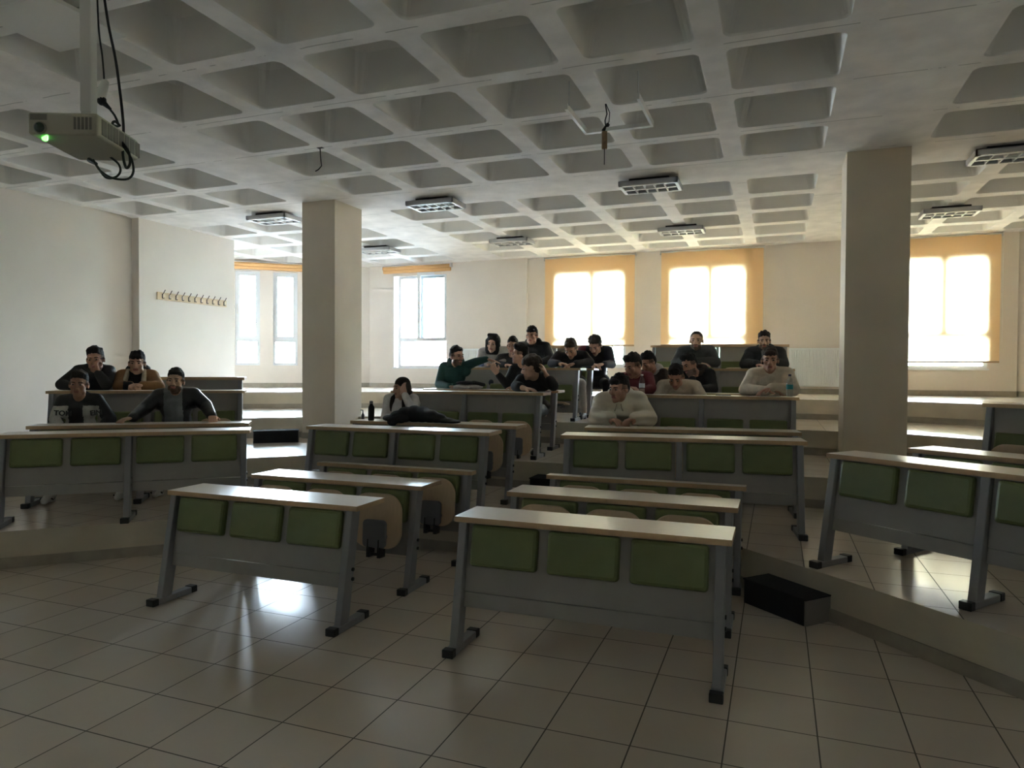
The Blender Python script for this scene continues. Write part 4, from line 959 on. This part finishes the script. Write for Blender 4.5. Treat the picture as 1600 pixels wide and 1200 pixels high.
# phones and papers
def slab(name, px, py, z, sx, sy, h_, rot, m, label, cat, Y=None):
    q = at_top(px, py, z) if Y is None else ony(px, py, Y)
    b = MB(); b.box((-sx/2, -sy/2, 0), (sx/2, sy/2, h_)); o = b.build(name, m, bevel=min(.004, h_*.4)); o.location = (q.x, q.y, z+.001); o.rotation_euler = (0, 0, math.radians(rot)); tag(o, label, cat)
M_PAPER = mat('paper', (.75, .74, .70), .8)
slab('phone', 1130, 616, Z2+TT, .16, .08, .009, 4, M_BLACK, 'dark phone lying flat on the right desk left of the folded arms', 'phone', Y=5.60)
slab('papers', 740, 571, Z3+TT, .30, .20, .012, 5, M_PAPER, 'white papers at the left end of the middle desk', 'paper', Y=7.66)
slab('phone', 851, 609, Z2+TT, .15, .075, .009, -6, M_GPLAST, 'phone under the fingers of the curly-haired student', 'phone', Y=5.70)
q = ony(567, 650, 4.52); b = MB(); b.lathe([(.018, 0), (.018, .05), (.010, .06), (.010, .075)], (q.x, 4.52, Z1+TT), 12); b.tube([(q.x, 4.52, Z1+TT+.075), (q.x, 4.52, Z1+TT+.10), (q.x-.03, 4.52, Z1+TT+.10)], .006, 6)
tag(b.build('spray_bottle', M_GPLAST, smooth=True), 'tiny grey pump bottle at the left end of the coat desk', 'bottle')
q = ony(752, 566, 7.66); b = MB(); b.lathe([(.034, 0), (.045, .005), (.045, .05), (.03, .062)], (q.x, 7.66, Z3+TT+.014), 14); tag(b.build('crumpled_bag', mat('blue_white_wrap', (.25, .35, .65), .6, noise=.7, nscale=12), smooth=True), 'small blue and white bag on the white papers', 'bag')


# ================================================================== STEP BOXES
def step_box(P, d, w_, dep, h_, z, label):
    """P = front left bottom corner, d = direction of its long side"""
    d = V(d).normalized(); n = V((-d.y, d.x))
    t = empty('step_box', (P[0], P[1], z), math.atan2(d.y, d.x)); tag(t, label, 'step', 'black step boxes against the platforms')
    b = MB(); b.box((.0, 0, 0), (w_, dep, h_)); b.build('step_body', M_STEPSIDE, t, bevel=.004)
    c = MB(); c.box((.01, -.006, .004), (w_-.01, 0, h_)); c.box((-.004, -.006, h_), (w_+.004, dep, h_+.008)); c.build('carpet_cover', M_CARPET, t)
step_box((3.035, 2.90), (3.40-2.80, 2.555-3.10), .52, .28, .165, 0, 'black step box on the floor below the right platform')
step_box((.78, 4.80), (1, 0), .75, .30, .16, R_, 'black step box in the middle aisle, left of the right desks')
step_box((-3.429, 5.42), (.436, .375), .60, .22, .16, 2*R_, 'black step box in the gap left of the left pillar')

# ================================================================== WALL THINGS
# coat rack on the left pier
t = empty('coat_rack', (-6.45, 0, 0)); tag(t, 'pale wooden coat rack with eleven dark hooks on the left wall', 'coat rack')
b = MB(); b.hexa([(0, 6.60, 2.76), (.022, 6.60, 2.76), (.022, 8.16, 2.76), (0, 8.16, 2.76), (0, 6.60, 2.885), (.022, 6.60, 2.885), (.022, 8.16, 2.885), (0, 8.16, 2.885)])
b.build('board', M_WOOD, t, bevel=.003)
for k in range(11):
    y = 6.70+k*.139
    hk = MB(); hk.tube([(.022, y, 2.78), (.024, y, 2.85), (.05, y, 2.875), (.085, y, 2.925)], .007, 7); hk.tube([(.024, y, 2.80), (.05, y, 2.782), (.062, y, 2.795)], .006, 7)
    hk.box((.022, y-.012, 2.79), (.026, y+.012, 2.86)); hk.build('hook', M_HOOK, t)
# radiators
def radiator(x0, x1, z0, z1, label):
    t = empty('radiator', (0, YW-.205, 0)); tag(t, label, 'radiator', 'white panel radiators on the back wall')
    b = MB(); b.box((x0, .03, z0), (x1, .11, z1)); b.build('radiator_body', M_RAD, t, bevel=.008)
    fn = MB(); n = int((x1-x0-.04)/.034)
    for i in range(n):
        x = x0+.03+i*(x1-x0-.05)/n; fn.hexa([(x, .014, z0+.03), (x+.02, .014, z0+.03), (x+.026, .032, z0+.03), (x-.006, .032, z0+.03), (x, .014, z1-.03), (x+.02, .014, z1-.03), (x+.026, .032, z1-.03), (x-.006, .032, z1-.03)])
    fn.build('fins', M_RAD, t)
    g = MB(); g.box((x0+.01, .02, z1-.004), (x1-.01, .115, z1+.008)); g.build('top_grille', M_RAD, t)
    v = MB(); v.tube([(x1-.05, .06, z0), (x1-.05, .06, z0-.08), (x1-.05, .115, z0-.08)], .011, 8); v.build('pipe', M_RAD, t, smooth=True)
radiator(3.44, 4.50, 1.33, 2.045, 'white ribbed radiator between the desks and the right pillar')
radiator(-3.45, -2.25, 1.36, 2.075, 'white ribbed radiator behind the green-hooded student')

# ================================================================== CEILING THINGS
def luminaire(x0, y0, label, w_=.74, d_=.45):
    t = empty('ceiling_light', (x0, y0, 3.935)); tag(t, label, 'ceiling light', 'louvred ceiling lights')
    b = MB(); zt = .068
    b.box((0, 0, .012), (w_, .02, zt)); b.box((0, d_-.02, .012), (w_, d_, zt)); b.box((0, 0, .012), (.02, d_, zt)); b.box((w_-.02, 0, .012), (w_, d_, zt)); b.box((0, 0, zt-.006), (w_, d_, zt))
    b.build('housing', M_LIGHTGREY, t)
    fr = MB()
    for a in ((0, 0, w_, .04), (0, d_-.04, w_, d_), (0, 0, .045, d_), (w_-.045, 0, w_, d_)): fr.box((a[0]+.004, a[1]+.004, 0), (a[2]-.004, a[3]-.004, .014))
    n = 5
    for i in range(1, n): x = .045+(w_-.09)*i/n; fr.box((x-.006, .04, .0), (x+.006, d_-.04, .045))
    fr.box((.04, d_/2-.02, 0), (w_-.04, d_/2+.02, .03))
    fr.build('louvre', M_WHITE, t)
    tb = MB()
    for y in (d_*.28, d_*.72): tb.tube([(.05, y, .062), (w_-.05, y, .062)], .011, 8)
    tb.build('fluorescent_tube', M_WHITE, t, smooth=True)
    m = MB(); m.box((.12, .08, zt), (w_-.12, d_-.08, .11)); m.build('shadow_gap_block', M_DARK, t)  # dark block in place of the shadow between housing and ceiling
luminaire(1.325, 6.58, 'ceiling light with dark louvre in the centre, behind the hanging bracket')
luminaire(-1.735, 6.58, 'ceiling light just right of the left pillar top')
luminaire(-4.57, 6.58, 'ceiling light left of the left pillar')
luminaire(-4.57, 9.66, 'ceiling light above the open window, seen beside the left pillar')
luminaire(-1.735, 9.66, 'ceiling light in the back row left of the left blind')
luminaire(1.335, 9.62, 'ceiling light in the back row above the middle blind')
luminaire(5.20, 6.60, 'ceiling light cut by the right edge of the picture')
luminaire(5.215, 9.56, 'ceiling light right of the right pillar in the back row')

# empty light bracket hanging by wires
t = empty('light_bracket', (0, 0, 3.80)); tag(t, 'empty white U-shaped light bracket dangling from the ceiling', 'bracket')
b = MB()
b.box((1.545, 4.10, 0), (2.165, 4.145, .035)); b.box((1.54, 3.47, 0), (1.565, 4.14, .05)); b.box((2.15, 3.45, 0), (2.172, 4.14, .05))
b.build('bracket_frame', M_WHITE, t)
b = MB(); b.tube([(1.74, 4.12, .03), (1.735, 4.11, .10), (1.75, 4.12, .16), (1.74, 4.10, .246)], .006, 6); b.tube([(1.74, 4.12, .03), (1.77, 4.12, .09), (1.775, 4.12, .17), (1.745, 4.1, .246)], .004, 6); b.tube([(1.72, 4.1, .0), (1.76, 4.13, .07)], .018, 8); b.build('wire', M_CABLE, t, smooth=True)
b = MB(); b.tube([(1.73, 4.115, -.155), (1.73, 4.115, -.0)], .026, 12); b.build('lamp_tube', M_RUST, t, smooth=True)
b = MB(); b.tube([(1.73, 4.115, -.30), (1.73, 4.115, -.15)], .004, 6); b.build('pull_wire', M_CABLE, t)
b = MB()
for x in (1.57, 2.15): b.tube([(x, 3.5, .04), (x, 3.5, .246)], .004, 6)
b.build('hanger_wire', M_LIGHTGREY, t)
# loose wire from the ceiling
b = MB(); q = onz(500, 231, H); b.tube([q, q+V((.01, 0, -.12)), q+V((.02, 0, -.20)), q+V((-.02, 0, -.235)), q+V((-.06, 0, -.25))], .006, 6); b.box(tuple(q+V((-.03, -.02, -.004))), tuple(q+V((.04, .02, .004))))
tag(b.build('loose_wire', M_CABLE), 'thin loose wire hanging from a ceiling rib above the left pillar', 'wire')
# flat panel under a coffer by the projector
b = MB(); b.box((-1.85, .95, H-.055), (-1.17, 1.55, H-.03)); b.box((-1.80, 1.0, H-.035), (-1.22, 1.50, H+.001))
tag(b.build('ceiling_panel', M_WHITE, bevel=.004), 'flat white panel fixed to the ceiling behind the projector pole', 'panel')

# projector on its pole
PZ = 2.475; pc = V((.690, -.215)); pd = V((-.40, .917)).normalized(); pn = V((pd.y, -pd.x))
pr_ = empty('projector', (pc.x, pc.y, PZ), math.atan2(pd.y, pd.x)); tag(pr_, 'beige projector with a green glowing light, hung from the ceiling', 'projector')
L2, W2 = .165, .125
b = MB(); pts = [(-L2, W2), (-L2, -W2*.1), (-L2*.72, -W2*.9), (-L2*.3, -W2), (L2, -W2), (L2, W2)]
pts = [(L2, W2), (-L2, W2), (-L2, -W2), (L2*.9, -W2), (L2, -W2*.8)]
b.prism(pts, 0, .082); b.build('projector_body', M_PROJ, pr_, bevel=.01, bseg=3)
b = MB()
for k in range(7):
    x = -L2+.03+k*.043; b.box((x, -W2-.002, .012), (x+.034, -W2+.004, .070))
b.build('vent_grille', M_GRILLE, pr_)
b = MB()
for k in range(5): b.box((-L2-.002, -W2+.02+k*.014, .02), (-L2+.004, -W2+.028+k*.014, .065))
b.box((-L2-.002, W2-.07, .052), (-L2+.004, W2-.01, .074)); b.build('front_slots', M_GRILLE, pr_)
b = MB(); b.tube([(-L2-.008, W2*.62, .022), (-L2+.01, W2*.62, .022)], .022, 18); b.build('lens_ring', M_GRILLE, pr_, smooth=True)
b = MB(); b.tube([(-L2-.010, W2*.62, .022), (-L2-.007, W2*.62, .022)], .018, 18); b.build('lens', M_GLASSDARK, pr_, smooth=True)
b = MB(); b.cap((-L2+.012, W2*.50, -.001), (-L2+.045, W2*.72, -.001), .004, .011); b.build('green_light', M_LED, pr_, smooth=True)
b = MB(); b.box((-.03, -.035, .082), (.05, .035, .11)); b.box((-.01, -.02, .11), (.03, .02, .16)); b.build('mount_bracket', M_WHITE, pr_, bevel=.003)
pl = MB(); pl.box((-.012, -.022, .14), (.034, .022, H-PZ)); pl.build('ceiling_pole', M_WHITE, pr_, bevel=.004)
b = MB(); b.box((-.07, -.07, H-PZ-.012), (.09, .07, H-PZ-.001)); b.build('pole_plate', M_WHITE, pr_)
# cables: points from the photograph at about the projector's distance
def cpt(px, py, d): return CAM+ray(px, py)*d
def cable(pts, r, label, name='cable'):
    P = [cpt(*p) for p in pts]; out = []
    for i in range(len(P)-1):
        p0, p1, p2, p3 = P[max(i-1, 0)], P[i], P[i+1], P[min(i+2, len(P)-1)]
        for k in range(8):
            u = k/8; out.append(.5*((2*p1)+(-p0+p2)*u+(2*p0-5*p1+4*p2-p3)*u*u+(-p0+3*p1-3*p2+p3)*u**3))
    out.append(P[-1]); b = MB(); b.tube(out, r, 8); return b, out
top1 = cpt(153, 0, 2.95); 
b, _ = cable([(146, -175, 2.9), (150, -60, 2.9), (154, 40, 2.9), (160, 90, 2.9), (163, 128, 2.88)], .0035, '')
t = b.build('plug_cable', M_CABLE, smooth=True); tag(t, 'thin cable hanging down with a white plug at its end beside the pole', 'cable')
b = MB(); A = cpt(164, 130, 2.88); B = cpt(157, 152, 2.86); b.cap(A, B, .016, .022); b.build('white_plug', M_WHITE, t, smooth=True)
b = MB(); B2 = cpt(159, 158, 2.86); Cc = cpt(172, 170, 2.86); b.cap(B, B2, .021, .018); b.cap(B2, Cc, .014, .006); b.build('black_plug', M_BLACK, t, smooth=True)
b, _ = cable([(158, -175, 2.9), (160, -40, 2.9), (168, 30, 2.88), (180, 90, 2.86), (187, 140, 2.85), (191, 175, 2.84), (193, 205, 2.80), (192, 240, 2.78), (197, 262, 2.77), (203, 255, 2.76), (200, 235, 2.76), (185, 215, 2.77), (176, 195, 2.80), (180, 190, 2.82), (188, 197, 2.84)], .0052, '')
t = b.build('power_cable', M_CABLE, smooth=True); tag(t, 'thick black cable from the ceiling looping behind the projector', 'cable')
b, _ = cable([(172, 171, 2.86), (180, 182, 2.84), (185, 197, 2.84), (176, 196, 2.80), (181, 210, 2.78), (195, 232, 2.76), (206, 250, 2.76), (208, 270, 2.76), (198, 280, 2.76), (175, 278, 2.76), (158, 268, 2.78), (150, 258, 2.80), (146, 250, 2.82), (152, 260, 2.84), (165, 277, 2.84), (180, 277, 2.84), (188, 268, 2.84), (185, 256, 2.84), (172, 245, 2.86)], .0045, '')
t = b.build('looped_cable', M_CABLE, smooth=True); tag(t, 'black cable hanging in loops under the projector', 'cable')
b = MB(); A = cpt(140, 250, 2.84); B = cpt(150, 256, 2.82); b.cap(A, B, .010, .007); b.build('cable_plug', M_BLACK, t, smooth=True)
